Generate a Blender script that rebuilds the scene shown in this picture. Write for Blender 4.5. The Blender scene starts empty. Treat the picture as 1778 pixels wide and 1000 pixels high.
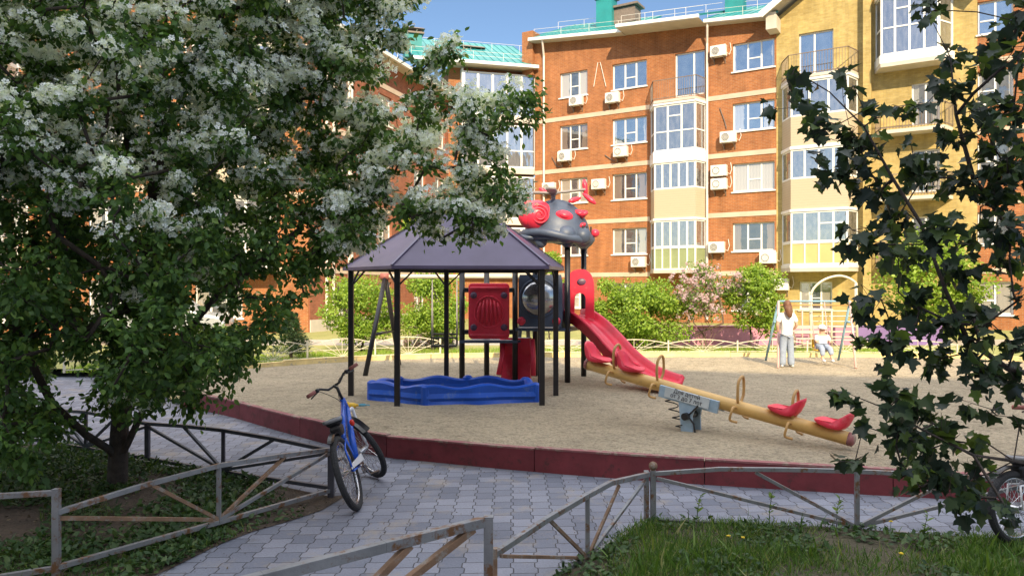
import bpy, bmesh, math, random
import numpy as np
from mathutils import Vector, Matrix, Euler
R = math.radians
random.seed(7); rng = np.random.default_rng(11)
scene = bpy.context.scene
col = scene.collection
# ---------------------------------------------------------------- camera, sky, sun, exposure
F, CX, CY, CAMZ = 1293.0, 889.0, 500.0, 2.0          # photograph's focal length in its own pixels, eye height
cd = bpy.data.cameras.new("camera"); cam = bpy.data.objects.new("camera", cd); col.objects.link(cam)
cam.location = (0, 0, CAMZ); cam.rotation_euler = (R(90), 0, 0)
cd.sensor_width = 36; cd.lens = 36 * F / 1778; cd.clip_start = 0.05; cd.clip_end = 3000
scene.camera = cam
SUN_EL = 32.0
SUN_DX, SUN_DY = -0.12, 1.0                            # plan direction the light travels
w = bpy.data.worlds.new("World"); scene.world = w; w.use_nodes = True
nt = w.node_tree; sky = nt.nodes.new('ShaderNodeTexSky'); sky.sky_type = 'NISHITA'; sky.sun_disc = False
sky.sun_elevation = R(SUN_EL)
sx, sy = -SUN_DX, -SUN_DY
sky.sun_rotation = math.atan2(sx, sy)
sky.air_density = 1.0; sky.dust_density = 0.1; sky.ozone_density = 3.0
# clear low sky, broken white cloud added overhead, unseen, to brighten the shade
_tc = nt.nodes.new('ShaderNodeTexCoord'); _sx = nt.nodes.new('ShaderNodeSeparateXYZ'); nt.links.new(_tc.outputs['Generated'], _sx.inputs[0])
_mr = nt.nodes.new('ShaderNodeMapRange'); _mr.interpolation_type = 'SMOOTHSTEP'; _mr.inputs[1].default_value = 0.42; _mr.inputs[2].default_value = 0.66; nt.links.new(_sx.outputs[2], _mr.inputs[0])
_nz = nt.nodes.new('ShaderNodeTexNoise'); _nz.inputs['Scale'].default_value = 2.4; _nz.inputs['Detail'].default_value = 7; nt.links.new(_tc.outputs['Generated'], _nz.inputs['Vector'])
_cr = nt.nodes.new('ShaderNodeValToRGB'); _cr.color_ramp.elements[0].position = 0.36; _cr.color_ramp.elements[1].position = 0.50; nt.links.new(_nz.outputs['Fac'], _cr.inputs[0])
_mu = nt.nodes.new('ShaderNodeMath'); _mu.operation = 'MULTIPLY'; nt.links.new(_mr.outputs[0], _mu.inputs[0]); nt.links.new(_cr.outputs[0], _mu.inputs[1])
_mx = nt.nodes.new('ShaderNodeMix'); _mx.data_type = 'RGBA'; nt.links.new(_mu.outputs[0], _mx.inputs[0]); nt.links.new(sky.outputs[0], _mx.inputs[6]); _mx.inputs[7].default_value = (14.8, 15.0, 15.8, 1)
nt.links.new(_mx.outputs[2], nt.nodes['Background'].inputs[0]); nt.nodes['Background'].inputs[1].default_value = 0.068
sd = bpy.data.lights.new("sun", 'SUN'); sd.energy = 3.3; sd.angle = R(0.5); sd.color = (1.0, 0.82, 0.55)
so = bpy.data.objects.new("sun", sd); col.objects.link(so)
ld = Vector((SUN_DX, SUN_DY, -math.tan(R(SUN_EL)) * math.hypot(SUN_DX, SUN_DY))).normalized()
so.rotation_euler = ld.to_track_quat('-Z', 'Y').to_euler(); so.location = (0, -20, 30)
vs = scene.view_settings; vs.view_transform = 'Standard'; vs.look = 'None'; vs.gamma = 1; vs.use_curve_mapping = False
vs.exposure = 1.2
# ---------------------------------------------------------------- helpers
def P(px, py, Y): return Vector(((px - CX) / F * Y, Y, CAMZ - (py - CY) / F * Y))
def G(px, py, z=0.0):
    Y = (CAMZ - z) * F / (py - CY); return Vector(((px - CX) / F * Y, Y, z))
def tag(o, label=None, cat=None, group=None, kind=None):
    if label: o['label'] = label
    if cat: o['category'] = cat
    if group: o['group'] = group
    if kind: o['kind'] = kind
    return o
def thing(name, loc, label, cat, group=None, rot=(0, 0, 0)):
    o = bpy.data.objects.new(name, None); col.objects.link(o); o.location = loc; o.rotation_euler = rot
    o.empty_display_size = 0.2; o['base'] = list(loc)
    return tag(o, label, cat, group)
def copy_tree(o, parent=None):
    c = o.copy(); col.objects.link(c)
    if parent: c.parent = parent
    for ch in list(o.children): copy_tree(ch, c)
    return c
class MB:
    def __init__(s): s.v = []; s.f = []; s.uv = []; s.m = []; s.x = None; s.mi = 0
    def add(s, vs, fs, uvs=None, sm=None):
        b = len(s.v)
        for p in vs: s.v.append(tuple(s.x @ Vector(p)) if s.x is not None else tuple(p))
        for i, f in enumerate(fs):
            s.f.append([b + k for k in f]); s.m.append(s.mi)
            s.uv.append(uvs[i] if uvs else None)
        return s
    def box(s, c, d, rot=None, taper=1.0):
        hx, hy, hz = d[0] / 2, d[1] / 2, d[2] / 2
        vs = []
        for z, t in ((-hz, 1), (hz, taper)):
            for x, y in ((-hx, -hy), (hx, -hy), (hx, hy), (-hx, hy)): vs.append(Vector((x * t, y * t, z)))
        if rot is not None: vs = [rot @ p for p in vs]
        vs = [p + Vector(c) for p in vs]
        return s.add(vs, [(3, 2, 1, 0), (4, 5, 6, 7), (0, 1, 5, 4), (1, 2, 6, 5), (2, 3, 7, 6), (3, 0, 4, 7)])
    def bar(s, a, b, w, h=None, up=Vector((0, 0, 1))):
        a = Vector(a); b = Vector(b); h = h or w; d = (b - a)
        L = d.length
        if L < 1e-6: return s
        d.normalize(); side = d.cross(up)
        if side.length < 1e-3: side = d.cross(Vector((0, 1, 0)))
        side.normalize(); u = side.cross(d).normalized()
        rot = Matrix((side, d, u)).transposed()
        return s.box((a + b) / 2, (w, L, h), rot)
    def tube(s, pts, r, n=8, cap=True, closed=False):
        pts = [Vector(p) for p in pts]; m = len(pts)
        rs = r if isinstance(r, (list, tuple)) else [r] * m
        prev = None; vs = []
        for i, p in enumerate(pts):
            if closed: t = pts[(i + 1) % m] - pts[i - 1]
            else: t = pts[min(i + 1, m - 1)] - pts[max(i - 1, 0)]
            t.normalize()
            if prev is None:
                a = t.orthogonal().normalized()
            else:
                a = prev - t * prev.dot(t)
                if a.length < 1e-5: a = t.orthogonal()
                a.normalize()
            prev = a; b = t.cross(a)
            for k in range(n):
                q = 2 * math.pi * k / n; vs.append(p + (a * math.cos(q) + b * math.sin(q)) * rs[i])
        fs = []
        for i in range(m if closed else m - 1):
            j = (i + 1) % m
            for k in range(n):
                l = (k + 1) % n; fs.append((i * n + k, i * n + l, j * n + l, j * n + k))
        if cap and not closed: fs.append(tuple(range(n))[::-1]); fs.append(tuple((m - 1) * n + k for k in range(n)))
        return s.add(vs, fs)
    def lathe(s, prof, n=20, mat=None):
        vs = []; fs = []
        for r, z in prof:
            for k in range(n):
                q = 2 * math.pi * k / n; p = Vector((r * math.cos(q), r * math.sin(q), z)); vs.append(mat @ p if mat else p)
        for i in range(len(prof) - 1):
            for k in range(n):
                l = (k + 1) % n; fs.append((i * n + k, i * n + l, (i + 1) * n + l, (i + 1) * n + k))
        if prof[0][0] > 1e-4: fs.append(tuple(range(n))[::-1])
        if prof[-1][0] > 1e-4: fs.append(tuple((len(prof) - 1) * n + k for k in range(n)))
        return s.add(vs, fs)
    def ell(s, c, r, rot=None, n=16, zc=-1.0, fn=None):
        c = Vector(c); m = n // 2; vs = []; fs = []
        for i in range(m + 1):
            th = math.acos(zc) * (1 - i / m)
            for k in range(n):
                q = 2 * math.pi * k / n
                d = Vector((math.sin(th) * math.cos(q), math.sin(th) * math.sin(q), math.cos(th)))
                p = Vector((d.x * r[0], d.y * r[1], d.z * r[2]))
                if fn: p = fn(p, d)
                if rot is not None: p = rot @ p
                vs.append(c + p)
        for i in range(m):
            for k in range(n):
                l = (k + 1) % n; fs.append((i * n + k, i * n + l, (i + 1) * n + l, (i + 1) * n + k))
        if zc > -0.99: fs.append(tuple(range(n))[::-1])
        return s.add(vs, fs)
    def prism(s, poly, a, b):
        """poly: list of 3-D points; extruded from +a to +b (vectors)"""
        n = len(poly); a = Vector(a); b = Vector(b)
        vs = [Vector(p) + a for p in poly] + [Vector(p) + b for p in poly]
        fs = [tuple(range(n))[::-1], tuple(range(n, 2 * n))] + [(k, (k + 1) % n, n + (k + 1) % n, n + k) for k in range(n)]
        return s.add(vs, fs)
    def sweep(s, path, prof, closedprof=True, lat=None):
        vs = []; fs = []; n = len(prof); m = len(path); path = [Vector(p) for p in path]
        for i, p in enumerate(path):
            t = (path[min(i + 1, m - 1)] - path[max(i - 1, 0)]).normalized()
            l = lat if lat is not None else Vector((0, 0, 1)).cross(t).normalized()
            u = t.cross(l).normalized()
            for a, b in prof: vs.append(p + l * a + u * b)
        for i in range(m - 1):
            for k in range(n if closedprof else n - 1):
                l2 = (k + 1) % n; fs.append((i * n + k, i * n + l2, (i + 1) * n + l2, (i + 1) * n + k))
        if closedprof: fs.append(tuple(range(n))[::-1]); fs.append(tuple((m - 1) * n + k for k in range(n)))
        return s.add(vs, fs)
    def build(s, name, mat, parent=None, smooth=False, local=False, bevel=0, sub=0, fix=True):
        me = bpy.data.meshes.new(name)
        off = Vector(parent['base']) if (parent is not None and not local) else Vector((0, 0, 0))
        me.from_pydata([(p[0] - off.x, p[1] - off.y, p[2] - off.z) for p in s.v], [], s.f)
        mats = mat if isinstance(mat, (list, tuple)) else [mat]
        for m in mats: me.materials.append(m)
        if len(mats) > 1: me.polygons.foreach_set('material_index', s.m)
        if any(u is not None for u in s.uv):
            L = me.uv_layers.new(name='UVMap'); i = 0
            for k, p in enumerate(me.polygons):
                u = s.uv[k]
                for j in range(len(p.vertices)):
                    if u: L.data[i].uv = u[j]
                    i += 1
        if smooth: me.polygons.foreach_set('use_smooth', [True] * len(me.polygons))
        if fix:
            bm = bmesh.new(); bm.from_mesh(me); bmesh.ops.recalc_face_normals(bm, faces=bm.faces); bm.to_mesh(me); bm.free()
        me.update()
        o = bpy.data.objects.new(name, me); col.objects.link(o)
        if parent is not None:
            o.parent = parent; o['base'] = list(parent['base'])
        else: o['base'] = [0, 0, 0]
        if bevel:
            b = o.modifiers.new('bevel', 'BEVEL'); b.width = bevel; b.segments = 2; b.limit_method = 'ANGLE'; b.angle_limit = R(40)
        if sub:
            b = o.modifiers.new('sub', 'SUBSURF'); b.levels = sub; b.render_levels = sub
        return o
def rect(mb, a, b, c, d, uv=None): mb.add([a, b, c, d], [(0, 1, 2, 3)], [uv] if uv else None)
# ---------------------------------------------------------------- materials
def newmat(name):
    m = bpy.data.materials.new(name); m.use_nodes = True
    n = m.node_tree; b = n.nodes['Principled BSDF']; return m, n, b
def N(n, t, **k):
    o = n.nodes.new('ShaderNode' + t)
    for a, v in k.items(): setattr(o, a, v)
    return o
def ramp(n, src, stops):
    r = N(n, 'ValToRGB'); e = r.color_ramp.elements
    while len(e) < len(stops): e.new(0.5)
    for i, (p, c) in enumerate(stops): e[i].position = p; e[i].color = (*c, 1)
    n.links.new(src, r.inputs[0]); return r.outputs[0]
def mixc(n, fac, a, b, mode='MIX'):
    x = N(n, 'Mix'); x.data_type = 'RGBA'; x.blend_type = mode
    for sock, v in ((x.inputs[0], fac), (x.inputs[6], a), (x.inputs[7], b)):
        if hasattr(v, 'links'): n.links.new(v, sock)
        elif isinstance(v, (int, float)): sock.default_value = v
        else: sock.default_value = (*v, 1)
    return x.outputs[2]
def noise(n, scale, detail=4, coord='Object', rough=0.6, vec=None):
    t = N(n, 'TexNoise'); t.inputs['Scale'].default_value = scale; t.inputs['Detail'].default_value = detail
    t.inputs['Roughness'].default_value = rough
    if vec is None:
        c = N(n, 'TexCoord'); vec = c.outputs[coord]
    n.links.new(vec, t.inputs['Vector']); return t.outputs['Fac']
def bump(n, b, h, strength=0.3, dist=0.01):
    u = N(n, 'Bump'); u.inputs['Strength'].default_value = strength; u.inputs['Distance'].default_value = dist
    n.links.new(h, u.inputs['Height']); n.links.new(u.outputs[0], b.inputs['Normal'])
def paint(name, c, rough=0.5, var=0.15, scale=6.0, metal=0.0, spots=None, bmp=0.0, spotamt=0.62, spotscale=9.0):
    m, n, b = newmat(name)
    f = noise(n, scale, 5)
    lo = tuple(x * (1 - var) for x in c); hi = tuple(min(1, x * (1 + var)) for x in c)
    cc = ramp(n, f, [(0.3, lo), (0.7, hi)])
    if spots is not None:
        g = noise(n, spotscale, 8, rough=0.7); k = ramp(n, g, [(spotamt - 0.05, (0, 0, 0)), (spotamt + 0.04, (1, 1, 1))])
        cc = mixc(n, k, cc, spots)
    n.links.new(cc, b.inputs['Base Color'])
    b.inputs['Roughness'].default_value = rough; b.inputs['Metallic'].default_value = metal
    r = ramp(n, noise(n, scale * 3, 4), [(0.2, (rough * 0.8,) * 3), (0.8, (min(1, rough * 1.25),) * 3)]); n.links.new(r, b.inputs['Roughness'])
    if bmp: bump(n, b, noise(n, scale * 8, 4), bmp, 0.01)
    return m
def brick(name, c1, c2, mortar, bw=0.25, bh=0.075, ms=0.007, var=0.25):
    m, n, b = newmat(name)
    uv = N(n, 'UVMap'); t = N(n, 'TexBrick'); n.links.new(uv.outputs[0], t.inputs['Vector'])
    t.inputs['Scale'].default_value = 1; t.inputs['Brick Width'].default_value = bw; t.inputs['Row Height'].default_value = bh
    t.inputs['Mortar Size'].default_value = ms; t.inputs['Mortar Smooth'].default_value = 0.2; t.inputs['Bias'].default_value = 0.0
    t.inputs['Color1'].default_value = (*c1, 1); t.inputs['Color2'].default_value = (*c2, 1); t.inputs['Mortar'].default_value = (*mortar, 1)
    f = noise(n, 0.8, 6, vec=uv.outputs[0]); k = ramp(n, f, [(0.3, (1 - var,) * 3), (0.7, (1 + var * 0.4,) * 3)])
    f2 = noise(n, 5, 5, vec=uv.outputs[0]); k2 = ramp(n, f2, [(0.3, (0.86,) * 3), (0.75, (1.08,) * 3)])
    c = mixc(n, 1.0, t.outputs[0], k, 'MULTIPLY'); c = mixc(n, 1.0, c, k2, 'MULTIPLY')
    mpn = N(n, 'Mapping'); mpn.inputs['Scale'].default_value = (2.2, 0.22, 1); n.links.new(uv.outputs[0], mpn.inputs[0]); c = mixc(n, 1.0, c, ramp(n, noise(n, 1.3, 7, vec=mpn.outputs[0]), [(0.35, (0.84,) * 3), (0.6, (1.06,) * 3)]), 'MULTIPLY')
    n.links.new(c, b.inputs['Base Color']); b.inputs['Roughness'].default_value = 0.85
    bump(n, b, t.outputs['Fac'], -0.5, 0.01)
    return m
def foliage(name, stops, trans=0.35, rough=0.5):
    m, n, b = newmat(name)
    g = N(n, 'NewGeometry'); c = ramp(n, g.outputs['Random Per Island'], stops)
    n.links.new(c, b.inputs['Base Color']); b.inputs['Roughness'].default_value = rough
    b.inputs['Specular IOR Level'].default_value = 0.35
    t = N(n, 'BsdfTranslucent'); n.links.new(mixc(n, 1.0, c, (1.25, 1.2, 0.55), 'MULTIPLY'), t.inputs[0])
    x = N(n, 'MixShader'); x.inputs[0].default_value = trans
    n.links.new(b.outputs[0], x.inputs[1]); n.links.new(t.outputs[0], x.inputs[2])
    n.links.new(x.outputs[0], n.nodes['Material Output'].inputs[0]); return m
def glass(name, refl=0.35, curtain=(0.5, 0.5, 0.46), amount=0.3, dark=(0.05, 0.06, 0.07)):
    m, n, b = newmat(name)
    uv = N(n, 'UVMap'); sp = N(n, 'SeparateXYZ'); n.links.new(uv.outputs[0], sp.inputs[0])
    oi = N(n, 'ObjectInfo')
    # curtains: cloth hanging at both sides of the opening, wavy inner hem
    a = N(n, 'Math', operation='PINGPONG'); n.links.new(sp.outputs[0], a.inputs[0]); a.inputs[1].default_value = 0.5
    nz = noise(n, 3.0, 3, vec=uv.outputs[0]); ad = N(n, 'Math', operation='MULTIPLY_ADD'); n.links.new(nz, ad.inputs[0]); ad.inputs[1].default_value = 0.12; n.links.new(a.outputs[0], ad.inputs[2])
    th = N(n, 'Math', operation='MULTIPLY'); n.links.new(oi.outputs['Random'], th.inputs[0]); th.inputs[1].default_value = amount * 1.6
    lt = N(n, 'Math', operation='LESS_THAN'); n.links.new(ad.outputs[0], lt.inputs[0]); n.links.new(th.outputs[0], lt.inputs[1])
    wv = N(n, 'TexWave'); wv.inputs['Scale'].default_value = 9; wv.inputs['Distortion'].default_value = 2.5; n.links.new(uv.outputs[0], wv.inputs['Vector'])
    cc = ramp(n, wv.outputs['Fac'], [(0.0, tuple(x * 0.62 for x in curtain)), (1.0, curtain)])
    dk = ramp(n, noise(n, 5, 3, vec=uv.outputs[0]), [(0.35, dark), (0.7, tuple(x * 2.4 for x in dark))])
    n.links.new(mixc(n, lt.outputs[0], dk, cc), b.inputs['Base Color']); b.inputs['Roughness'].default_value = 0.5
    gl = N(n, 'BsdfGlossy'); gl.inputs['Roughness'].default_value = 0.02; gl.inputs[0].default_value = (0.82, 0.88, 0.95, 1)
    bp = N(n, 'Bump'); bp.inputs['Strength'].default_value = 0.08; bp.inputs['Distance'].default_value = 0.05
    n.links.new(noise(n, 2.2, 2, vec=uv.outputs[0]), bp.inputs['Height']); n.links.new(bp.outputs[0], gl.inputs['Normal'])
    x = N(n, 'MixShader'); x.inputs[0].default_value = refl
    n.links.new(b.outputs[0], x.inputs[1]); n.links.new(gl.outputs[0], x.inputs[2]); n.links.new(x.outputs[0], n.nodes['Material Output'].inputs[0])
    return m
def siding(name, c, h=0.12):
    m, n, b = newmat(name); uv = N(n, 'UVMap'); sp = N(n, 'SeparateXYZ'); n.links.new(uv.outputs[0], sp.inputs[0])
    a = N(n, 'Math', operation='MULTIPLY'); n.links.new(sp.outputs[1], a.inputs[0]); a.inputs[1].default_value = 1 / h
    fr = N(n, 'Math', operation='FRACT'); n.links.new(a.outputs[0], fr.inputs[0])
    n.links.new(ramp(n, fr.outputs[0], [(0.0, tuple(x * 0.45 for x in c)), (0.1, c), (1.0, tuple(x * 1.02 for x in c))]), b.inputs['Base Color'])
    b.inputs['Roughness'].default_value = 0.55; bump(n, b, fr.outputs[0], 0.4, 0.02); return m
M = {}
M['brick_orange'] = brick('brick_orange', (0.42, 0.150, 0.045), (0.33, 0.105, 0.030), (0.38, 0.25, 0.15))
M['brick_red'] = brick('brick_red', (0.36, 0.12, 0.06), (0.28, 0.085, 0.04), (0.30, 0.18, 0.12))
M['brick_yellow'] = brick('brick_yellow', (0.56, 0.425, 0.16), (0.46, 0.335, 0.11), (0.44, 0.34, 0.17))
M['band'] = paint('band', (0.55, 0.44, 0.34), 0.8, 0.12, 1.2)
M['white'] = paint('white', (0.78, 0.78, 0.76), 0.35, 0.05, 2)
M['offwhite'] = paint('offwhite', (0.55, 0.50, 0.43), 0.6, 0.12, 1.5)
M['siding'] = siding('siding', (0.52, 0.43, 0.31))
M['glass_sky'] = glass('glass_sky', 0.55, (0.55, 0.55, 0.52), 0.2)
M['glass_dim'] = glass('glass_dim', 0.3, (0.45, 0.42, 0.36), 0.32)
M['glass_loggia'] = glass('glass_loggia', 0.42, (0.5, 0.46, 0.38), 0.12, (0.09, 0.085, 0.08))
M['glass_blind'] = glass('glass_blind', 0.22, (0.55, 0.52, 0.46), 1.2)
M['glass_dark'] = glass('glass_dark', 0.25, (0.25, 0.20, 0.17), 0.3, (0.03, 0.03, 0.035))
M['panel_green'] = paint('panel_green', (0.27, 0.31, 0.16), 0.25, 0.1, 1)
M['panel_yellow'] = paint('panel_yellow', (0.55, 0.45, 0.20), 0.3, 0.08, 1)
M['panel_cream'] = paint('panel_cream', (0.66, 0.58, 0.48), 0.35, 0.1, 1)
M['teal'] = paint('teal', (0.02, 0.23, 0.23), 0.45, 0.18, 0.9)
M['ac_white'] = paint('ac_white', (0.72, 0.70, 0.66), 0.45, 0.08, 3)
M['ac_dark'] = paint('ac_dark', (0.12, 0.12, 0.12), 0.6, 0.2, 12)
M['pipe'] = paint('pipe', (0.74, 0.66, 0.60), 0.5, 0.1, 2)
M['dark_metal'] = paint('dark_metal', (0.045, 0.035, 0.035), 0.45, 0.3, 8)
M['railing'] = paint('railing', (0.20, 0.15, 0.12), 0.6, 0.2, 8)
M['black'] = paint('black', (0.015, 0.014, 0.016), 0.35, 0.3, 10)
M['rubber'] = paint('rubber', (0.018, 0.018, 0.02), 0.8, 0.3, 30, bmp=0.4)
M['canopy'] = paint('canopy', (0.110, 0.088, 0.150), 0.33, 0.18, 1.5)
M['red_plastic'] = paint('red_plastic', (0.74, 0.034, 0.070), 0.38, 0.18, 2.5, bmp=0.08, spots=(0.72, 0.12, 0.14), spotamt=0.64, spotscale=4)
M['grey_plastic'] = paint('grey_plastic', (0.060, 0.080, 0.125), 0.45, 0.2, 2.5, bmp=0.05, spots=(0.15, 0.15, 0.16), spotamt=0.66, spotscale=5)
M['purple_plastic'] = paint('purple_plastic', (0.10, 0.05, 0.09), 0.45, 0.2, 4)
M['blade_grey'] = paint('blade_grey', (0.25, 0.24, 0.24), 0.5, 0.15, 4)
M['bubble'] = paint('bubble', (0.42, 0.42, 0.42), 0.16, 0.2, 4, metal=0.75)
M['blue_plastic'] = paint('blue_plastic', (0.008, 0.085, 0.50), 0.42, 0.2, 2.5, bmp=0.08, spots=(0.10, 0.17, 0.42), spotamt=0.62, spotscale=5)
M['seesaw_yellow'] = paint('seesaw_yellow', (0.62, 0.38, 0.12), 0.4, 0.16, 4, spots=(0.30, 0.17, 0.07), spotamt=0.68)
M['handle_wood'] = paint('handle_wood', (0.50, 0.29, 0.10), 0.45, 0.15, 5)
M['pale_blue'] = paint('pale_blue', (0.33, 0.45, 0.56), 0.5, 0.15, 6, spots=(0.20, 0.16, 0.13), spotamt=0.7)
M['sign_white'] = paint('sign_white', (0.55, 0.60, 0.62), 0.5, 0.08, 6)
M['ink'] = paint('ink', (0.05, 0.05, 0.07), 0.6, 0.1, 5)
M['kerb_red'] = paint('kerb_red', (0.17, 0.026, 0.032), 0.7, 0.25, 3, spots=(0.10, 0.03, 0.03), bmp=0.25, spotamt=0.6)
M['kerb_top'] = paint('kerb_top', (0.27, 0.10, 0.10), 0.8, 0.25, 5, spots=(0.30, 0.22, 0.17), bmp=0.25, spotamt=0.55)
M['kerb_yellow'] = paint('kerb_yellow', (0.74, 0.58, 0.26), 0.7, 0.2, 3, spots=(0.42, 0.36, 0.27), spotamt=0.6)
M['tube_grey'] = paint('tube_grey', (0.22, 0.225, 0.235), 0.5, 0.2, 5, metal=0.3, spots=(0.17, 0.085, 0.04), bmp=0.25, spotamt=0.57, spotscale=11)
M['tube_rust'] = paint('tube_rust', (0.21, 0.125, 0.075), 0.75, 0.3, 7, spots=(0.24, 0.21, 0.18), bmp=0.35, spotamt=0.57, spotscale=16)
M['tube_dark'] = paint('tube_dark', (0.055, 0.055, 0.07), 0.55, 0.3, 7, spots=(0.10, 0.065, 0.04), bmp=0.2, spotamt=0.66)
M['fence_white'] = paint('fence_white', (0.62, 0.56, 0.44), 0.6, 0.15, 5)
M['bark'] = paint('bark', (0.060, 0.046, 0.038), 0.9, 0.4, 14, bmp=0.9)
M['bark_light'] = paint('bark_light', (0.17, 0.12, 0.09), 0.9, 0.3, 14, bmp=0.6)
M['leaf_apple'] = foliage('leaf_apple', [(0.0, (0.045, 0.10, 0.030)), (0.5, (0.085, 0.175, 0.045)), (0.85, (0.13, 0.24, 0.055)), (1.0, (0.22, 0.34, 0.08))], 0.45)
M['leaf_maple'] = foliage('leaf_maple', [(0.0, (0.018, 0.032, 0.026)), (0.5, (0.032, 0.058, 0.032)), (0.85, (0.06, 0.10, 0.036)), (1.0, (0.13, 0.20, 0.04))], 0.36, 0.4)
M['leaf_bush'] = foliage('leaf_bush', [(0.0, (0.14, 0.25, 0.028)), (0.6, (0.25, 0.38, 0.045)), (1.0, (0.38, 0.50, 0.08))], 0.40)
M['leaf_mid'] = foliage('leaf_mid', [(0.0, (0.07, 0.14, 0.022)), (0.6, (0.13, 0.22, 0.035)), (1.0, (0.22, 0.31, 0.06))], 0.38)
M['leaf_conifer'] = foliage('leaf_conifer', [(0.0, (0.03, 0.06, 0.03)), (1.0, (0.08, 0.13, 0.05))], 0.15)
M['blossom'] = foliage('blossom', [(0.0, (0.80, 0.87, 0.92)), (1.0, (0.92, 0.95, 0.97))], 0.35, 0.6)
M['lilac'] = foliage('lilac', [(0.0, (0.50, 0.32, 0.40)), (1.0, (0.75, 0.60, 0.66))], 0.3, 0.6)
M['blossom_cream'] = foliage('blossom_cream', [(0.0, (0.65, 0.62, 0.45)), (1.0, (0.8, 0.8, 0.65))], 0.3, 0.6)
M['grass'] = foliage('grass', [(0.0, (0.045, 0.10, 0.02)), (0.6, (0.09, 0.18, 0.032)), (0.90, (0.16, 0.25, 0.05)), (1.0, (0.32, 0.30, 0.14))], 0.35)
M['weed'] = foliage('weed', [(0.0, (0.028, 0.06, 0.020)), (0.7, (0.055, 0.11, 0.035)), (1.0, (0.10, 0.15, 0.05))], 0.3)
M['litter'] = foliage('litter', [(0.0, (0.05, 0.035, 0.02)), (0.7, (0.13, 0.09, 0.05)), (1.0, (0.28, 0.22, 0.14))], 0.1)
M['dandelion'] = paint('dandelion', (0.75, 0.55, 0.03), 0.7, 0.1, 9)
M['pink_wall'] = paint('pink_wall', (0.50, 0.22, 0.30), 0.8, 0.15, 1.5, spots=(0.40, 0.20, 0.32), spotamt=0.6, spotscale=2)
M['purple_wall'] = paint('purple_wall', (0.20, 0.13, 0.30), 0.8, 0.15, 1.5)
M['bin_green'] = paint('bin_green', (0.03, 0.22, 0.14), 0.5, 0.2, 4)
M['skin'] = paint('skin', (0.60, 0.36, 0.25), 0.55, 0.06, 8)
M['hair'] = paint('hair', (0.15, 0.065, 0.032), 0.6, 0.3, 30)
M['shirt'] = paint('shirt', (0.68, 0.67, 0.66), 0.8, 0.04, 8)
M['jeans'] = paint('jeans', (0.28, 0.33, 0.42), 0.85, 0.15, 14)
M['bike_blue'] = paint('bike_blue', (0.012, 0.09, 0.50), 0.25, 0.12, 5)
M['bike_white'] = paint('bike_white', (0.70, 0.70, 0.72), 0.3, 0.1, 5)
M['grip_red'] = paint('grip_red', (0.30, 0.10, 0.08), 0.6, 0.15, 8)
M['chrome'] = paint('chrome', (0.55, 0.55, 0.57), 0.25, 0.1, 9, metal=1.0)
M['saddle_grey'] = paint('saddle_grey', (0.25, 0.25, 0.26), 0.6, 0.15, 9)
M['reflector'] = paint('reflector', (0.70, 0.03, 0.015), 0.2, 0.1, 9)
M['swing_blue'] = paint('swing_blue', (0.22, 0.38, 0.48), 0.5, 0.15, 4)
M['swing_pink'] = paint('swing_pink', (0.62, 0.40, 0.36), 0.5, 0.15, 4)
M['toy_yellow'] = paint('toy_yellow', (0.75, 0.45, 0.03), 0.4, 0.1, 9)
M['toy_cyan'] = paint('toy_cyan', (0.15, 0.45, 0.6), 0.4, 0.1, 9)
def sand_mat():
    m, n, b = newmat('sand')
    f = noise(n, 1.1, 7); g = noise(n, 26, 5); h = noise(n, 140, 3)
    c = ramp(n, f, [(0.3, (0.49, 0.40, 0.27)), (0.7, (0.66, 0.545, 0.37))])
    c = mixc(n, 1.0, c, ramp(n, g, [(0.36, (0.66,) * 3), (0.52, (1.05,) * 3)]), 'MULTIPLY'); c = mixc(n, 1.0, c, ramp(n, noise(n, 7, 8, rough=0.72), [(0.36, (0.74,) * 3), (0.5, (1.04,) * 3)]), 'MULTIPLY')
    c = mixc(n, 1.0, c, ramp(n, h, [(0.3, (0.72,) * 3), (0.6, (1.06,) * 3)]), 'MULTIPLY')
    n.links.new(c, b.inputs['Base Color']); b.inputs['Roughness'].default_value = 0.95
    a = N(n, 'Math', operation='MULTIPLY_ADD'); n.links.new(noise(n, 9, 6), a.inputs[0]); a.inputs[1].default_value = 3.0; n.links.new(g, a.inputs[2])
    vo = N(n, 'TexVoronoi', feature='SMOOTH_F1'); vo.inputs['Scale'].default_value = 3.4; tc2 = N(n, 'TexCoord'); n.links.new(tc2.outputs['Object'], vo.inputs['Vector'])
    a2 = N(n, 'Math', operation='MULTIPLY_ADD'); n.links.new(vo.outputs['Distance'], a2.inputs[0]); a2.inputs[1].default_value = 1.6; n.links.new(a.outputs[0], a2.inputs[2])
    bump(n, b, a2.outputs[0], 1.0, 0.07); return m
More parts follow.
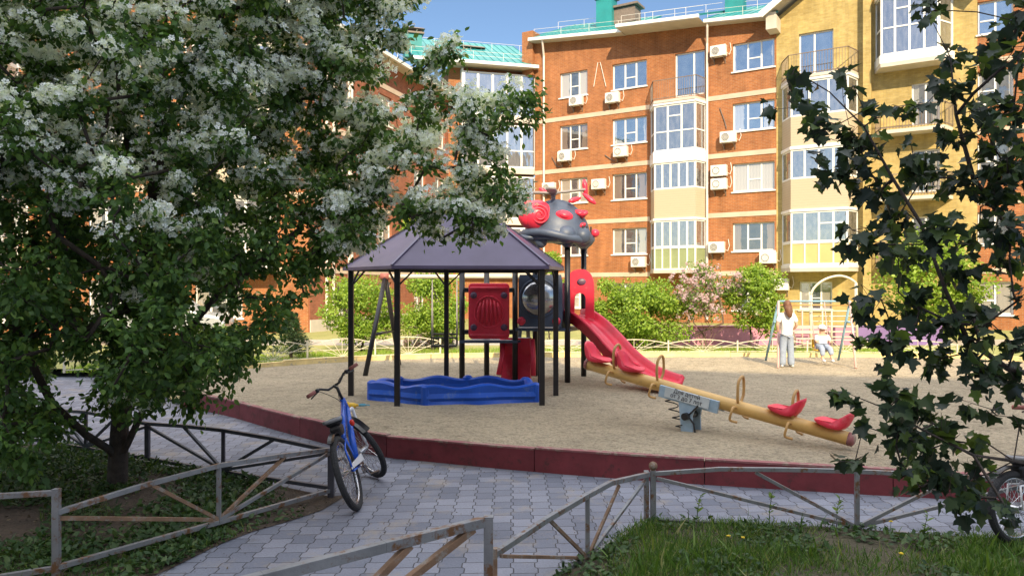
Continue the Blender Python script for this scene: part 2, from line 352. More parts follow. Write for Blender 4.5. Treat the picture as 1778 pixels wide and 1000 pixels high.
def paver_mat():
    m, n, b = newmat('pavers'); tc = N(n, 'TexCoord'); sp = N(n, 'SeparateXYZ'); n.links.new(tc.outputs['Object'], sp.inputs[0])
    # rows of interlocking pavers run away from the viewer; wavy long joints, stepped cross joints
    def math_(op, a, bb=None, c=None):
        q = N(n, 'Math', operation=op)
        for i, v in enumerate((a, bb, c)):
            if v is None: continue
            if isinstance(v, (int, float)): q.inputs[i].default_value = v
            else: n.links.new(v, q.inputs[i])
        return q.outputs[0]
    wob = math_('SINE', math_('MULTIPLY', sp.outputs[1], 2 * math.pi / 0.205)); wob = math_('MULTIPLY', math_('MINIMUM', math_('MAXIMUM', math_('MULTIPLY', wob, 2.5), -1.0), 1.0), 0.011)
    u = math_('ADD', sp.outputs[0], wob)
    wob2 = math_('MULTIPLY', math_('SINE', math_('MULTIPLY', sp.outputs[0], 2 * math.pi / 0.175)), 0.004); v = math_('ADD', sp.outputs[1], wob2)
    cb = N(n, 'CombineXYZ'); n.links.new(v, cb.inputs[0]); n.links.new(u, cb.inputs[1])
    t = N(n, 'TexBrick'); n.links.new(cb.outputs[0], t.inputs['Vector']); t.inputs['Scale'].default_value = 1
    t.inputs['Brick Width'].default_value = 0.205; t.inputs['Row Height'].default_value = 0.175; t.inputs['Mortar Size'].default_value = 0.005; t.inputs['Mortar Smooth'].default_value = 0.3
    t.inputs['Color1'].default_value = (0.125, 0.140, 0.185, 1); t.inputs['Color2'].default_value = (0.225, 0.240, 0.295, 1); t.inputs['Mortar'].default_value = (0.035, 0.034, 0.04, 1)
    f = noise(n, 0.7, 6); k = ramp(n, f, [(0.3, (0.82, 0.80, 0.80)), (0.7, (1.14, 1.12, 1.08))])
    g = noise(n, 60, 4); k2 = ramp(n, g, [(0.3, (0.84,) * 3), (0.7, (1.12,) * 3)])
    c = mixc(n, 1.0, t.outputs[0], k, 'MULTIPLY'); c = mixc(n, 1.0, c, k2, 'MULTIPLY')
    d = noise(n, 1.6, 8, rough=0.75); kk = ramp(n, d, [(0.53, (0, 0, 0)), (0.70, (0.75,) * 3)]); c = mixc(n, kk, c, (0.30, 0.245, 0.18)); c = mixc(n, ramp(n, noise(n, 2.6, 9, rough=0.8), [(0.60, (0, 0, 0)), (0.66, (0.6,) * 3)]), c, (0.10, 0.095, 0.09))
    n.links.new(c, b.inputs['Base Color']); b.inputs['Roughness'].default_value = 0.75
    h = math_('MULTIPLY_ADD', g, 0.25, math_('SUBTRACT', 1.0, t.outputs['Fac'])); bump(n, b, h, 0.6, 0.012); return m
def two(name, a, bb, scale, c3=None, bmp=0.5, fine=40):
    m, n, b = newmat(name); f = noise(n, scale, 8, rough=0.7)
    st = [(0.35, a), (0.62, bb)] + ([(0.75, c3)] if c3 else [])
    c = ramp(n, f, st); g = noise(n, fine, 5); c = mixc(n, 1.0, c, ramp(n, g, [(0.3, (0.65,) * 3), (0.65, (1.15,) * 3)]), 'MULTIPLY')
    n.links.new(c, b.inputs['Base Color']); b.inputs['Roughness'].default_value = 0.95; bump(n, b, g, bmp, 0.03); return m
M['sand'] = sand_mat(); M['pavers'] = paver_mat()
M['soil'] = two('soil', (0.05, 0.036, 0.026), (0.10, 0.072, 0.050), 3.2, (0.06, 0.08, 0.035))
M['turf'] = two('turf', (0.055, 0.042, 0.028), (0.085, 0.075, 0.040), 2.5, (0.075, 0.09, 0.035))
M['lawn'] = two('lawn', (0.24, 0.26, 0.07), (0.36, 0.34, 0.12), 1.2, (0.42, 0.34, 0.19))
M['path'] = two('path', (0.42, 0.36, 0.29), (0.50, 0.43, 0.35), 1.5)
M['asphalt'] = two('asphalt', (0.06, 0.06, 0.06), (0.09, 0.088, 0.085), 1.5)
# ================================================================= ground
def catmull(pts, n=6, closed=False):
    out = []; m = len(pts); pts = [Vector(p) for p in pts]
    for i in range(m if closed else m - 1):
        if closed: a, b, c, d = pts[i - 1], pts[i], pts[(i + 1) % m], pts[(i + 2) % m]
        else: a, b, c, d = pts[max(i - 1, 0)], pts[i], pts[i + 1], pts[min(i + 2, m - 1)]
        for k in range(n):
            t = k / n
            out.append(0.5 * ((2 * b) + (c - a) * t + (2 * a - 5 * b + 4 * c - d) * t * t + (3 * b - a - 3 * c + d) * t ** 3))
    if not closed: out.append(pts[-1])
    return out
def sheet(name, poly, z, mat, kind='structure', label=None):
    mb = MB(); mb.add([(p[0], p[1], z) for p in poly], [tuple(range(len(poly)))])
    o = mb.build(name, mat); tag(o, label, None, None, kind); return o
SZ = 0.22
near_px = [(320, 705), (400, 722), (480, 745), (572, 770), (663, 791), (757, 801), (880, 813), (1020, 825), (1200, 838), (1390, 850), (1600, 862), (1778, 869)]
near = [G(*p) for p in near_px]
near = [Vector((p.x, p.y, 0)) for p in near]
right = [Vector(p) for p in ((6.4, 7.3, 0), (9.2, 8.6, 0), (12, 11, 0), (13.6, 14.4, 0), (13.0, 17.2, 0))]
farp = [Vector(p) for p in ((11.4, 18.9, 0), (9.1, 19.2, 0), (5.0, 19.35, 0), (1.66, 19.3, 0), (-0.6, 19.2, 0), (-2.5, 18.8, 0), (-4.4, 17.8, 0), (-5.95, 16.3, 0), (-6.6, 14.8, 0), (-6.3, 13.6, 0))]
NEARC = catmull(near, 4); ringpts = catmull(near + right + farp, 4, True)
tag(sheet('ground', [(-600, -300), (600, -300), (600, 1500), (-600, 1500)], -0.03, M['asphalt']), None)
sheet('paving', [(-16, -8), (16, -8), (20, 14), (20, 18), (-16, 18)], 0.0, M['pavers'])
# sand surface: gently uneven triangulated sheet
def inside(x, y, poly):
    c = False; n = len(poly); j = n - 1
    for i in range(n):
        xi, yi = poly[i].x, poly[i].y; xj, yj = poly[j].x, poly[j].y
        if (yi > y) != (yj > y) and x < (xj - xi) * (y - yi) / (yj - yi) + xi: c = not c
        j = i
    return c
def sand():
    bm = bmesh.new(); from mathutils import noise as mn
    ctr = Vector((3.2, 13, 0)); n = len(ringpts); K = 46; rows = []
    c0 = bm.verts.new((ctr.x, ctr.y, SZ))
    for k in range(1, K + 1):
        t = k / K; row = []
        for p in ringpts2:
            q = ctr.lerp(p, t)
            z = SZ + 0.018 * mn.noise(Vector((q.x * 1.3, q.y * 1.3, 0))) + 0.012 * mn.noise(Vector((q.x * 4.5, q.y * 4.5, 3)))
            row.append(bm.verts.new((q.x, q.y, z)))
        rows.append(row)
    n = len(ringpts2)
    for i in range(n): bm.faces.new((c0, rows[0][i], rows[0][(i + 1) % n]))
    for k in range(K - 1):
        for i in range(n): bm.faces.new((rows[k][i], rows[k + 1][i], rows[k + 1][(i + 1) % n], rows[k][(i + 1) % n]))
    me = bpy.data.meshes.new('sand'); bm.to_mesh(me); bm.free(); me.materials.append(M['sand'])
    me.polygons.foreach_set('use_smooth', [True] * len(me.polygons))
    o = bpy.data.objects.new('sand', me); col.objects.link(o); tag(o, None, None, None, 'structure')
ringpts2 = []
for i, p in enumerate(ringpts):
    q = ringpts[(i + 1) % len(ringpts)]; L = (q - p).length; m = max(1, int(L / 0.25))
    for k in range(m): ringpts2.append(p.lerp(q, k / m))
sand()
def offset(pts, d, closed=False):
    out = []; m = len(pts)
    for i, p in enumerate(pts):
        a = pts[i - 1] if (i > 0 or closed) else pts[0]; b = pts[(i + 1) % m] if (i < m - 1 or closed) else pts[-1]
        t = (b - a); t.z = 0; t.normalize(); out.append(p + Vector((t.y, -t.x, 0)) * d)
    return out
# front kerb: painted boards butted end to end
kb = thing('sand_pit_kerb', (0, 8, 0), 'dark red painted board kerb curving along the near side of the sand pit', 'kerb')
def boards(pts, step, parent, z0, z1, th, mats, name='board', jit=0.012):
    run = [pts[0]]; acc = 0; cnt = 0
    def flush(run):
        if len(run) < 2: return
        dz = random.uniform(-jit, jit); mb = MB()
        a = run; d0 = (a[1] - a[0]).normalized() * 0.004; d1 = (a[-1] - a[-2]).normalized() * 0.004
        a = [a[0] + d0] + a[1:-1] + [a[-1] - d1]
        mb.sweep([p + Vector((0, 0, 0)) for p in a], [(-th / 2, z0), (th / 2, z0), (th / 2, z1 + dz - 0.02), (-th / 2, z1 + dz - 0.02)]); mb.mi = 1
        mb.sweep([p for p in a], [(-th / 2 - 0.006, z1 + dz - 0.019), (th / 2 + 0.006, z1 + dz - 0.019), (th / 2 + 0.006, z1 + dz), (-th / 2 - 0.006, z1 + dz)])
        mb.build(name, mats, parent)
    for i in range(1, len(pts)):
        L = (pts[i] - pts[i - 1]).length; acc += L; run.append(pts[i])
        if acc >= step: flush(run); run = [pts[i]]; acc = 0
    flush(run)
boards(catmull(near + right[:3], 8), 1.75, kb, -0.02, 0.265, 0.075, [M['kerb_red'], M['kerb_top']])
kf = thing('sand_pit_kerb', (0, 19, 0.2), 'low yellowish timber kerb closing the far side of the sand pit', 'kerb')
boards(catmull(right[3:] + farp + [near[0] + Vector((0.02, 0.02, 0))], 6), 2.0, kf, 0.05, 0.33, 0.1, [M['kerb_yellow'], M['kerb_yellow']])
# far ground, raised to the level of the sand
fk = offset(catmull(farp, 6), 0.03)
sheet('lawn', [(p.x, p.y) for p in offset(catmull([right[-1]] + farp[:-1], 6), 0.06)] + [(-9, 16.6), (-30, 17.2), (-30, 23.4), (40, 23.4), (40, 16)], 0.2, M['lawn'])
sheet('path', [(-30, 23.4), (40, 23.4), (40, 26.0), (-30, 26.0)], 0.204, M['path'])
sheet('planting_bed', [(-30, 26.0), (40, 26.0), (40, 60), (-30, 60)], 0.2, M['lawn'])
# soil and turf beds in the foreground
soilpoly = [G(*p, 0.004) for p in ((604, 858), (560, 885), (500, 905), (440, 922), (380, 945), (300, 985), (230, 1015), (120, 1080), (-200, 1300), (-700, 1100), (-500, 800), (-200, 770), (0, 770), (150, 775), (256, 803), (400, 825), (574, 862))]
sheet('soil_bed', [(p.x, p.y) for p in soilpoly], 0.006, M['soil'])
turfpoly = [G(*p, 0.004) for p in ((1128, 903), (1080, 925), (1040, 955), (985, 985), (940, 1020), (900, 1100), (900, 1400), (2300, 1400), (2300, 960), (1778, 938), (1440, 915), (1250, 908))]
sheet('turf_bed', [(p.x, p.y) for p in turfpoly], 0.006, M['turf'])
# ================================================================= buildings
class Facade:
    def __init__(s, p0, p1):
        s.a = Vector((p0[0], p0[1], 0)); s.b = Vector((p1[0], p1[1], 0)); s.L = (s.b - s.a).length
        s.d = (s.b - s.a) / s.L; s.n = Vector((s.d.y, -s.d.x, 0))          # outward when a is on the left
    def pt(s, u, z, out=0.0): p = s.a + s.d * u + s.n * out; p.z = z; return p
    def u(s, px, out=0.0):
        r = Vector(((px - CX) / F, 1, 0)); o = s.a + s.n * out
        t = o.dot(s.n) / r.dot(s.n); return (r * t - s.a).dot(s.d)
    def z(s, px, py, out=0.0):
        r = Vector(((px - CX) / F, 1, -(py - CY) / F)); o = s.a + s.n * out
        t = o.dot(s.n) / Vector((r.x, r.y, 0)).dot(s.n); return CAMZ + r.z * t
def wall(fc, u0, u1, z0, zt0, zt1, holes, mat, parent, depth=0.22, name='wall'):
    zt = lambda u: zt0 + (zt1 - zt0) * (u - u0) / (u1 - u0)
    us = sorted(set([u0, u1] + [round(h[i], 4) for h in holes for i in (0, 1)])); us = [x for x in us if u0 <= x <= u1]
    zs = sorted(set([z0] + [round(h[i], 4) for h in holes for i in (2, 3)])); ztop = 1e9
    mb = MB(); H = [[round(x, 4) for x in h] for h in holes]
    for i in range(len(us) - 1):
        for j in range(len(zs)):
            ua, ub = us[i], us[i + 1]; za = zs[j]; last = j == len(zs) - 1
            zb0, zb1 = (zt(ua), zt(ub)) if last else (zs[j + 1], zs[j + 1])
            if not last and any(h[0] <= ua + 1e-5 and h[1] >= ub - 1e-5 and h[2] <= za + 1e-5 and h[3] >= zs[j + 1] - 1e-5 for h in H): continue
            rect(mb, fc.pt(ua, za), fc.pt(ub, za), fc.pt(ub, zb1), fc.pt(ua, zb0), [(ua, za), (ub, za), (ub, zb1), (ua, zb0)])
    for h in H:
        a, b, c, d = h
        for (p, q) in (((a, c), (b, c)), ((b, c), (b, d)), ((b, d), (a, d)), ((a, d), (a, c))):
            rect(mb, fc.pt(p[0], p[1]), fc.pt(q[0], q[1]), fc.pt(q[0], q[1], -depth), fc.pt(p[0], p[1], -depth), [(0, 0), (1, 0), (1, .2), (0, .2)])
    return mb.build(name, mat, parent, fix=False)
def winframe(mb, fc, u0, u1, z0, z1, out, cols, rows=1, fw=0.07, th=0.06, midrow=None, seq=None):
    """white frame with mullions, standing at offset out"""
    def b(ua, ub, za, zb):
        pts = [fc.pt(ua, za, out - th), fc.pt(ub, za, out - th), fc.pt(ub, zb, out - th), fc.pt(ua, zb, out - th)]
        mb.prism(pts, (0, 0, 0), fc.n * th)
    b(u0, u0 + fw, z0, z1); b(u1 - fw, u1, z0, z1); b(u0 + fw, u1 - fw, z0, z0 + fw); b(u0 + fw, u1 - fw, z1 - fw, z1)
    if seq is None: seq = [k / cols for k in range(1, cols)]
    for t in seq:
        c = u0 + (u1 - u0) * t; b(c - fw * 0.55, c + fw * 0.55, z0 + fw, z1 - fw)
    edges = [u0 + fw] + [u0 + (u1 - u0) * t for t in seq] + [u1 - fw]
    if midrow:
        for zz, which in midrow:
            for k in range(len(edges) - 1):
                if which is None or k in which: b(edges[k] + fw * 0.5, edges[k + 1] - fw * 0.5, zz - fw * 0.4, zz + fw * 0.4)
def window(fc, u0, u1, z0, z1, parent, gm, cols=3, recess=0.12, seq=None, vent=True, sill=True, balcony=False):
    mb = MB(); seq = seq or ([k / cols for k in range(1, cols)] if cols > 1 else [])
    mr = [(z0 + (z1 - z0) * 0.42, [len(seq) // 2 if len(seq) else 0])] if vent else None
    winframe(mb, fc, u0, u1, z0, z1, -recess, cols, seq=seq, midrow=mr)
    w = mb.build('window', M['white'], parent)
    g = MB(); o = -recess - 0.03
    rect(g, fc.pt(u0, z0, o), fc.pt(u1, z0, o), fc.pt(u1, z1, o), fc.pt(u0, z1, o), [(0, 0), (1, 0), (1, 1), (0, 1)])
    g.build('pane', gm, w, fix=False)
    if sill:
        s = MB(); s.prism([fc.pt(u0 - 0.06, z0 - 0.07, -recess), fc.pt(u1 + 0.06, z0 - 0.07, -recess), fc.pt(u1 + 0.06, z0 - 0.005, -recess), fc.pt(u0 - 0.06, z0 - 0.005, -recess)], (0, 0, 0), fc.n * (recess + 0.07))
        s.build('sill', M['white'], w)
    return w
def bay(fc, u0, u1, dep, segs, parent, lch=0.6, rch=0.0):
    """projecting glazed bay: segs = (z0,z1,kind,cols,midrows)"""
    prof = [(u0, 0), (u0 + lch, dep), (u1 - rch, dep), (u1, 0)]
    zl, zh = segs[0][0], segs[-1][1]
    for (z0, z1, kind, cols, mid) in segs:
        for k in range(3):
            (ua, oa), (ub, ob) = prof[k], prof[k + 1]
            A = fc.pt(ua, 0, oa); B = fc.pt(ub, 0, ob)
            sub = Facade((A.x, A.y), (B.x, B.y))
            c = cols if k == 1 else 1
            if kind == 'glass':
                mb = MB(); winframe(mb, sub, 0, sub.L, z0, z1, 0.0, c, fw=0.08, midrow=[(z0 + (z1 - z0) * m, w) for m, w in mid] if k == 1 else ([(z0 + (z1 - z0) * mid[0][0], None)] if mid and mid[0][1] is None else None))
                w = mb.build('bay_window', M['white'], parent); g = MB()
                rect(g, sub.pt(0, z0, -0.03), sub.pt(sub.L, z0, -0.03), sub.pt(sub.L, z1, -0.03), sub.pt(0, z1, -0.03), [(0, 0), (c, 0), (c, 1), (0, 1)])
                g.build('pane', M['glass_loggia'], w, fix=False)
            elif kind in ('slab',):
                g = MB(); g.prism([sub.pt(-0.03, z0, 0.05), sub.pt(sub.L + 0.03, z0, 0.05), sub.pt(sub.L + 0.03, z1, 0.05), sub.pt(-0.03, z1, 0.05)], (0, 0, 0), sub.n * -0.1)
                g.build('bay_trim', M['white'] if kind == 'slab' else M['offwhite'], parent)
            elif kind == 'siding':
                g = MB(); rect(g, sub.pt(0, z0, 0), sub.pt(sub.L, z0, 0), sub.pt(sub.L, z1, 0), sub.pt(0, z1, 0), [(0, z0), (sub.L, z0), (sub.L, z1), (0, z1)])
                g.build('siding', M['siding'], parent, fix=False)
            else:
                g = MB(); rect(g, sub.pt(0, z0, -0.03), sub.pt(sub.L, z0, -0.03), sub.pt(sub.L, z1, -0.03), sub.pt(0, z1, -0.03), [(0, 0), (1, 0), (1, 1), (0, 1)])
                w = g.build('bay_panel', M[kind], parent, fix=False)
                mb = MB(); winframe(mb, sub, 0, sub.L, z0, z1, 0.0, c, fw=0.06); mb.build('bay_frame', M['white'], w)
    poly = [fc.pt(u, zl, o) for u, o in prof]
    g = MB(); g.prism([fc.pt(u0 - 0.05, zl, 0), fc.pt(u0 + lch, zl, dep + 0.08), fc.pt(u1 - rch, zl, dep + 0.08), fc.pt(u1 + 0.03, zl, 0)], (0, 0, -0.18), (0, 0, -0.002)); g.build('bay_floor', M['offwhite'], parent)
    g = MB(); g.prism([fc.pt(u0 - 0.05, zh, 0), fc.pt(u0 + lch, zh, dep + 0.08), fc.pt(u1 - rch, zh, dep + 0.08), fc.pt(u1 + 0.03, zh, 0)], (0, 0, 0.002), (0, 0, 0.14)); g.build('bay_cap', M['offwhite'], parent)
def rail(fc, u0, u1, dep, z, h, parent, ch=0.5, step=0.12, rch=0.0):
    path = [(u0, 0.02), (u0 + ch, dep), (u1 - rch, dep)] + ([(u1, 0.02)] if rch else [(u1, 0.02)])
    mb = MB(); pts = [fc.pt(u, z, o) for u, o in path]
    for k in range(len(pts) - 1):
        a, b = pts[k], pts[k + 1]; L = (b - a).length
        for zz in (h, 0.1): mb.bar(a + Vector((0, 0, zz)), b + Vector((0, 0, zz)), 0.035)
        m = max(1, int(L / step))
        for i in range(m + 1):
            p = a.lerp(b, i / m); mb.bar(p + Vector((0, 0, 0.02)), p + Vector((0, 0, h)), 0.016)
    return mb.build('railing', M['railing'], parent)
def band(fc, u0, u1, z, parent, h=0.24, mat='band'):
    g = MB(); g.prism([fc.pt(u0, z - h / 2), fc.pt(u1, z - h / 2), fc.pt(u1, z + h / 2), fc.pt(u0, z + h / 2)], (0, 0, 0), fc.n * 0.03); return g.build('floor_band', M[mat], parent)
def eave_roof(fc, u0, u1, ze0, ze1, over, rise, run, parent, guard=True):
    """gutter, soffit and standing seam roof sloping back from the eave"""
    A = fc.pt(u0, ze0, over); B = fc.pt(u1, ze1, over); C = fc.pt(u1, ze1 + rise, -run); D = fc.pt(u0, ze0 + rise, -run)
    g = MB(); t = Vector((0, 0, 0.07)); g.add([A, B, C, D, A + t, B + t, C + t, D + t], [(0, 1, 2, 3), (4, 5, 6, 7), (0, 1, 5, 4), (1, 2, 6, 5), (3, 0, 4, 7)])
    L = (B - A).length; m = int(L / 0.42)
    for k in range(m + 1):
        p = A.lerp(B, k / m) + Vector((0, 0, 0.085)); q = D.lerp(C, k / m) + Vector((0, 0, 0.085)); g.bar(p, q, 0.03, 0.04)
    r = g.build('roof', M['teal'], parent)
    g = MB(); g.add([fc.pt(u0, ze0 - 0.12, 0), fc.pt(u1, ze1 - 0.12, 0), B - Vector((0, 0, 0.12)), A - Vector((0, 0, 0.12))], [(0, 1, 2, 3)])
    g.build('soffit', M['offwhite'], parent)
    g = MB(); g.bar(A + fc.n * 0.06 - Vector((0, 0, 0.03)), B + fc.n * 0.06 - Vector((0, 0, 0.03)), 0.13, 0.17); g.build('gutter', M['white'], parent)
    if guard:
        g = MB()
        for tt, hh in ((0.10, 0.5), (0.10, 0.25), (0.6, 0.55)):
            p = A.lerp(D, tt) + Vector((0, 0, hh)); q = B.lerp(C, tt) + Vector((0, 0, hh)); g.bar(p, q, 0.014)
        for k in range(int(L / 1.8) + 1):
            for tt, hh in ((0.10, 0.5), (0.6, 0.55)):
                p = A.lerp(D, tt).lerp(B.lerp(C, tt), min(1, k * 1.8 / L)); g.bar(p, p + Vector((0, 0, hh)), 0.016)
        g.build('snow_guard', M['pipe'], r)
    return r
def downpipe(fc, u, z0, z1, parent, out=0.12):
    g = MB(); pts = [fc.pt(u + 0.15, z1 + 0.35, 0.55), fc.pt(u + 0.12, z1 + 0.1, 0.5), fc.pt(u, z1 - 0.6, out), fc.pt(u, z1 - 1.2, out), fc.pt(u, z0, out)]
    g.tube(pts, 0.06, 8); g.build('downpipe', M['pipe'], parent)
def chimney(p, sx, sy, h, parent, ang=0):
    g = MB(); rot = Matrix.Rotation(ang, 3, 'Z'); g.box(p + Vector((0, 0, h / 2)), (sx, sy, h), rot); c = g.build('chimney', M['teal'], parent)
    g = MB(); g.box(p + Vector((0, 0, h + 0.06)), (sx * 1.25, sy * 1.25, 0.1), rot)
    for a in (-1, 1):
        for b in (-1, 1): g.box(p + rot @ Vector((a * sx * 0.45, b * sy * 0.45, h + 0.2)), (0.06, 0.06, 0.2), rot)
    g.box(p + Vector((0, 0, h + 0.33)), (sx * 1.35, sy * 1.35, 0.08), rot, 0.8); g.build('chimney_cap', M['railing'], c)
# party-side and back so the block has depth
def back(fc, u0, u1, z0, z1, dep, parent, mat):
    g = MB()
    for (a, b) in ((fc.pt(u0, 0, -dep), fc.pt(u0, 0, -0.0)), (fc.pt(u1, 0, 0), fc.pt(u1, 0, -dep)), (fc.pt(u1, 0, -dep), fc.pt(u0, 0, -dep))):
        L = (b - a).length; z = Vector((0, 0, 1))
        rect(g, a + z * z0, b + z * z0, b + z * z1, a + z * z1, [(0, z0), (L, z0), (L, z1), (0, z1)])
    g.add([fc.pt(u0, z1 - 0.02, -0.1), fc.pt(u1, z1 - 0.02, -0.1), fc.pt(u1, z1 - 0.02, -dep), fc.pt(u0, z1 - 0.02, -dep)], [(0, 1, 2, 3)])
    g.build('back_wall', mat, parent)
BZ = 0.15
A0, A1 = (1.36, 43.9), (13.03, 36.7)
FA = Facade(A0, A1)
TOPS = [14.36, 11.33, 8.28, 5.28, 2.28]; BANDS = [11.74, 8.76, 5.72, 2.74]
bA = thing('apartment_building', (7, 42, BZ), 'orange brick apartment block with green metal roof and white windows across the courtyard', 'building')
bA0 = bA
def uw(fc, l, r, out=0): return fc.u(l, out), fc.u(r, out)
holesA = []; wins = []
for k in range(5):
    cols_ = [(972, 1020, 3), (1063, 1123, 3), (1272, 1345, 3)]
    if k == 0: pass
    for (l, r, c) in cols_:
        u0, u1 = uw(FA, l, r); zt = TOPS[k]; h = 1.42 if k < 4 else 1.4
        holesA.append((u0, u1, zt - h, zt)); wins.append((u0, u1, zt - h, zt, c, 'glass_sky' if k < 2 else 'glass_dim'))
u0, u1 = uw(FA, 1172, 1224); holesA.append((u0, u1, TOPS[0] - 2.3, TOPS[0] + 0.0)); doorA = (u0, u1)
LA = FA.L
wall(FA, 0.0, LA, BZ, 16.55, 15.35, holesA, M['brick_orange'], bA)
for i, (a, b, c, d, n_, g_) in enumerate(wins): window(FA, a, b, c, d, bA, M[g_ if g_ == 'glass_sky' and i % 3 else ('glass_blind', 'glass_dark', 'glass_dim', 'glass_dark')[i % 4]], n_, seq=[0.36, 0.68])
window(FA, doorA[0], doorA[1], TOPS[0] - 2.28, TOPS[0], bA, M['glass_sky'], 2, seq=[0.62], vent=False, sill=False)
ub0, ub1 = FA.u(1130, 0), FA.u(1226, 0)
for z in BANDS:
    band(FA, 0, ub0 - 0.05, z, bA); band(FA, ub1 + 0.1, LA, z, bA)
bay(FA, ub0, ub1, 0.95, [
    (2.95, 4.1, 'panel_green', 5, []), (4.1, 5.5, 'glass', 5, []), (5.5, 5.62, 'slab', 1, []), (5.62, 7.12, 'siding', 1, []),
    (7.12, 8.5, 'glass', 5, []), (8.5, 8.75, 'slab', 1, []), (8.75, 9.1, 'slab', 1, []), (9.1, 11.5, 'glass', 3, [(0.42, None), (0.75, [1])]), (11.5, 11.62, 'slab', 1, [])], bA, lch=0.55, rch=0.25)
rail(FA, ub0, ub1, 1.0, 11.76, 1.05, bA, 0.5, rch=0.2)
rA = eave_roof(FA, -0.1, LA * 0.42, 16.5, 15.95, 0.55, 2.6, 5.5, bA)
eave_roof(FA, LA * 0.42, FA.u(1228), 15.97, 15.65, 1.35, 2.4, 5.5, bA)
eave_roof(FA, FA.u(1228), LA + 0.1, 15.62, 15.32, 0.55, 2.5, 5.5, bA)
downpipe(FA, FA.u(946), BZ + 0.2, 16.1, bA); downpipe(FA, FA.u(1229), BZ + 0.2, 15.2, bA)
p = FA.pt(FA.u(1020), 17.2, -2.6); chimney(p, 1.0, 0.8, 1.9, bA, -0.55)
p = FA.pt(FA.u(1250), 16.9, -3.0); chimney(p, 0.95, 0.8, 1.5, bA, -0.55)
g = MB(); p = FA.pt(FA.u(1050), 17.7, -3.0); g.box(p + Vector((0, 0, 0.3)), (1.5, 0.9, 0.9), Matrix.Rotation(-0.55, 3, 'Z')); g.box(p + Vector((0, 0, 0.85)), (1.9, 1.2, 0.12), Matrix.Rotation(-0.55, 3, 'Z')); g.build('roof_vent', M['railing'], bA)
fp = Facade(tuple(FA.pt(-0.75, 0, 0.25))[:2], tuple(FA.pt(-0.02, 0, 0.25))[:2]); wall(fp, 0, fp.L, 14.5, 17.1, 17.1, [], M['brick_orange'], bA, name='parapet'); back(fp, 0.0, fp.L, 14.5, 17.1, 0.9, bA, M['brick_orange'])
for (ua, pts_) in ((1040, ((-.3, 13.3), (-.05, 14.6), (.1, 14.6), (.45, 13.2))), (1262, ((-.35, 11.2), (-.1, 10.5), (0, 10.1))), (968, ((-.35, 9.6), (0, 9.0), (.25, 8.95))), (1068, ((-.6, 9.4), (-.2, 9.1), (0, 9.0)))):
    g = MB(); u_ = FA.u(ua); g.tube([FA.pt(u_ + a, z, .05) for a, z in pts_], .02, 6); g.build('cable', M['pipe'] if ua == 1040 else M['ac_dark'], bA)
back(FA, 0.02, LA - 0.02, BZ, 15.2, 11, bA, M['brick_orange'])
# ---- yellow brick section
bB = thing('apartment_building', (17, 36, BZ), 'yellow brick gabled section with projecting bays beside the orange block', 'building')
uE = LA + 8.4
FB = Facade(A1, tuple(FA.pt(uE, 0))[:2]); LB = FB.L
hB = []
u0, u1 = uw(FB, 1387, 1447); hB.append((u0, u1, 11.95, 14.3)); dB = (u0, u1)
u0, u1 = uw(FB, 1388, 1445); hB.append((u0, u1, 0.95, 2.3)); gB = (u0, u1)
u0, u1 = uw(FB, 1583, 1632); 
for zt in (11.2, 8.2, 5.2): hB.append((u0, u1, zt - 1.9, zt))
recs = (u0, u1)
wall(FB, 0.0, LB, BZ, 15.3, 16.6, hB, M['brick_yellow'], bB)
window(FB, dB[0], dB[1], 11.97, 14.3, bB, M['glass_sky'], 2, seq=[0.45], vent=False, sill=False)
window(FB, gB[0], gB[1], 0.95, 2.3, bB, M['glass_dim'], 3, seq=[0.3, 0.66])
for zt in (11.2, 8.2, 5.2): window(FB, recs[0], recs[1], zt - 1.9, zt, bB, M['glass_sky' if zt > 9 else 'glass_dim'], 2, sill=False)
b0, b1 = FB.u(1358), FB.u(1500)
b1 = FB.u(1490)
bay(FB, b0, b1, 1.0, [(2.95, 3.1, 'slab', 1, []), (3.1, 4.15, 'panel_yellow', 4, []), (4.15, 5.6, 'glass', 4, [(0.6, [2, 3])]), (5.6, 5.72, 'slab', 1, []), (5.72, 7.15, 'siding', 1, []),
    (7.15, 8.55, 'glass', 4, []), (8.55, 8.7, 'slab', 1, []), (8.7, 10.1, 'siding', 1, []), (10.1, 11.75, 'glass', 3, []), (11.75, 11.88, 'slab', 1, [])], bB, lch=0.6, rch=0.3)
rail(FB, b0, b1, 1.0, 12.0, 1.05, bB, 0.5, rch=0.3)
c0, c1 = FB.u(1520), FB.u(1655)
bay(FB, c0, c1, 0.9, [(12.05, 12.4, 'slab', 1, []), (12.4, 15.1, 'glass', 4, [(0.45, None), (0.75, [1])]), (15.1, 15.25, 'slab', 1, [])], bB, lch=0.3, rch=0.5)
for zt in (11.2, 8.2, 5.2):
    g = MB(); g.prism([FB.pt(c0, zt - 2.3), FB.pt(c0 + .3, zt - 2.3, .9), FB.pt(c1 - .3, zt - 2.3, .9), FB.pt(c1, zt - 2.3)], (0, 0, 0), (0, 0, 0.16)); g.build('balcony_slab', M['offwhite'], bB)
    rail(FB, c0, c1, 0.88, zt - 2.14, 1.0, bB, 0.3, rch=0.3)
fp = Facade(tuple(FB.pt(FB.u(1500), 0, .35))[:2], tuple(FB.pt(FB.u(1514), 0, .35))[:2]); wall(fp, 0, fp.L, BZ, 16.0, 16.0, [], M['brick_yellow'], bB, name='pier'); back(fp, 0, fp.L, BZ, 16.0, .34, bB, M['brick_yellow'])
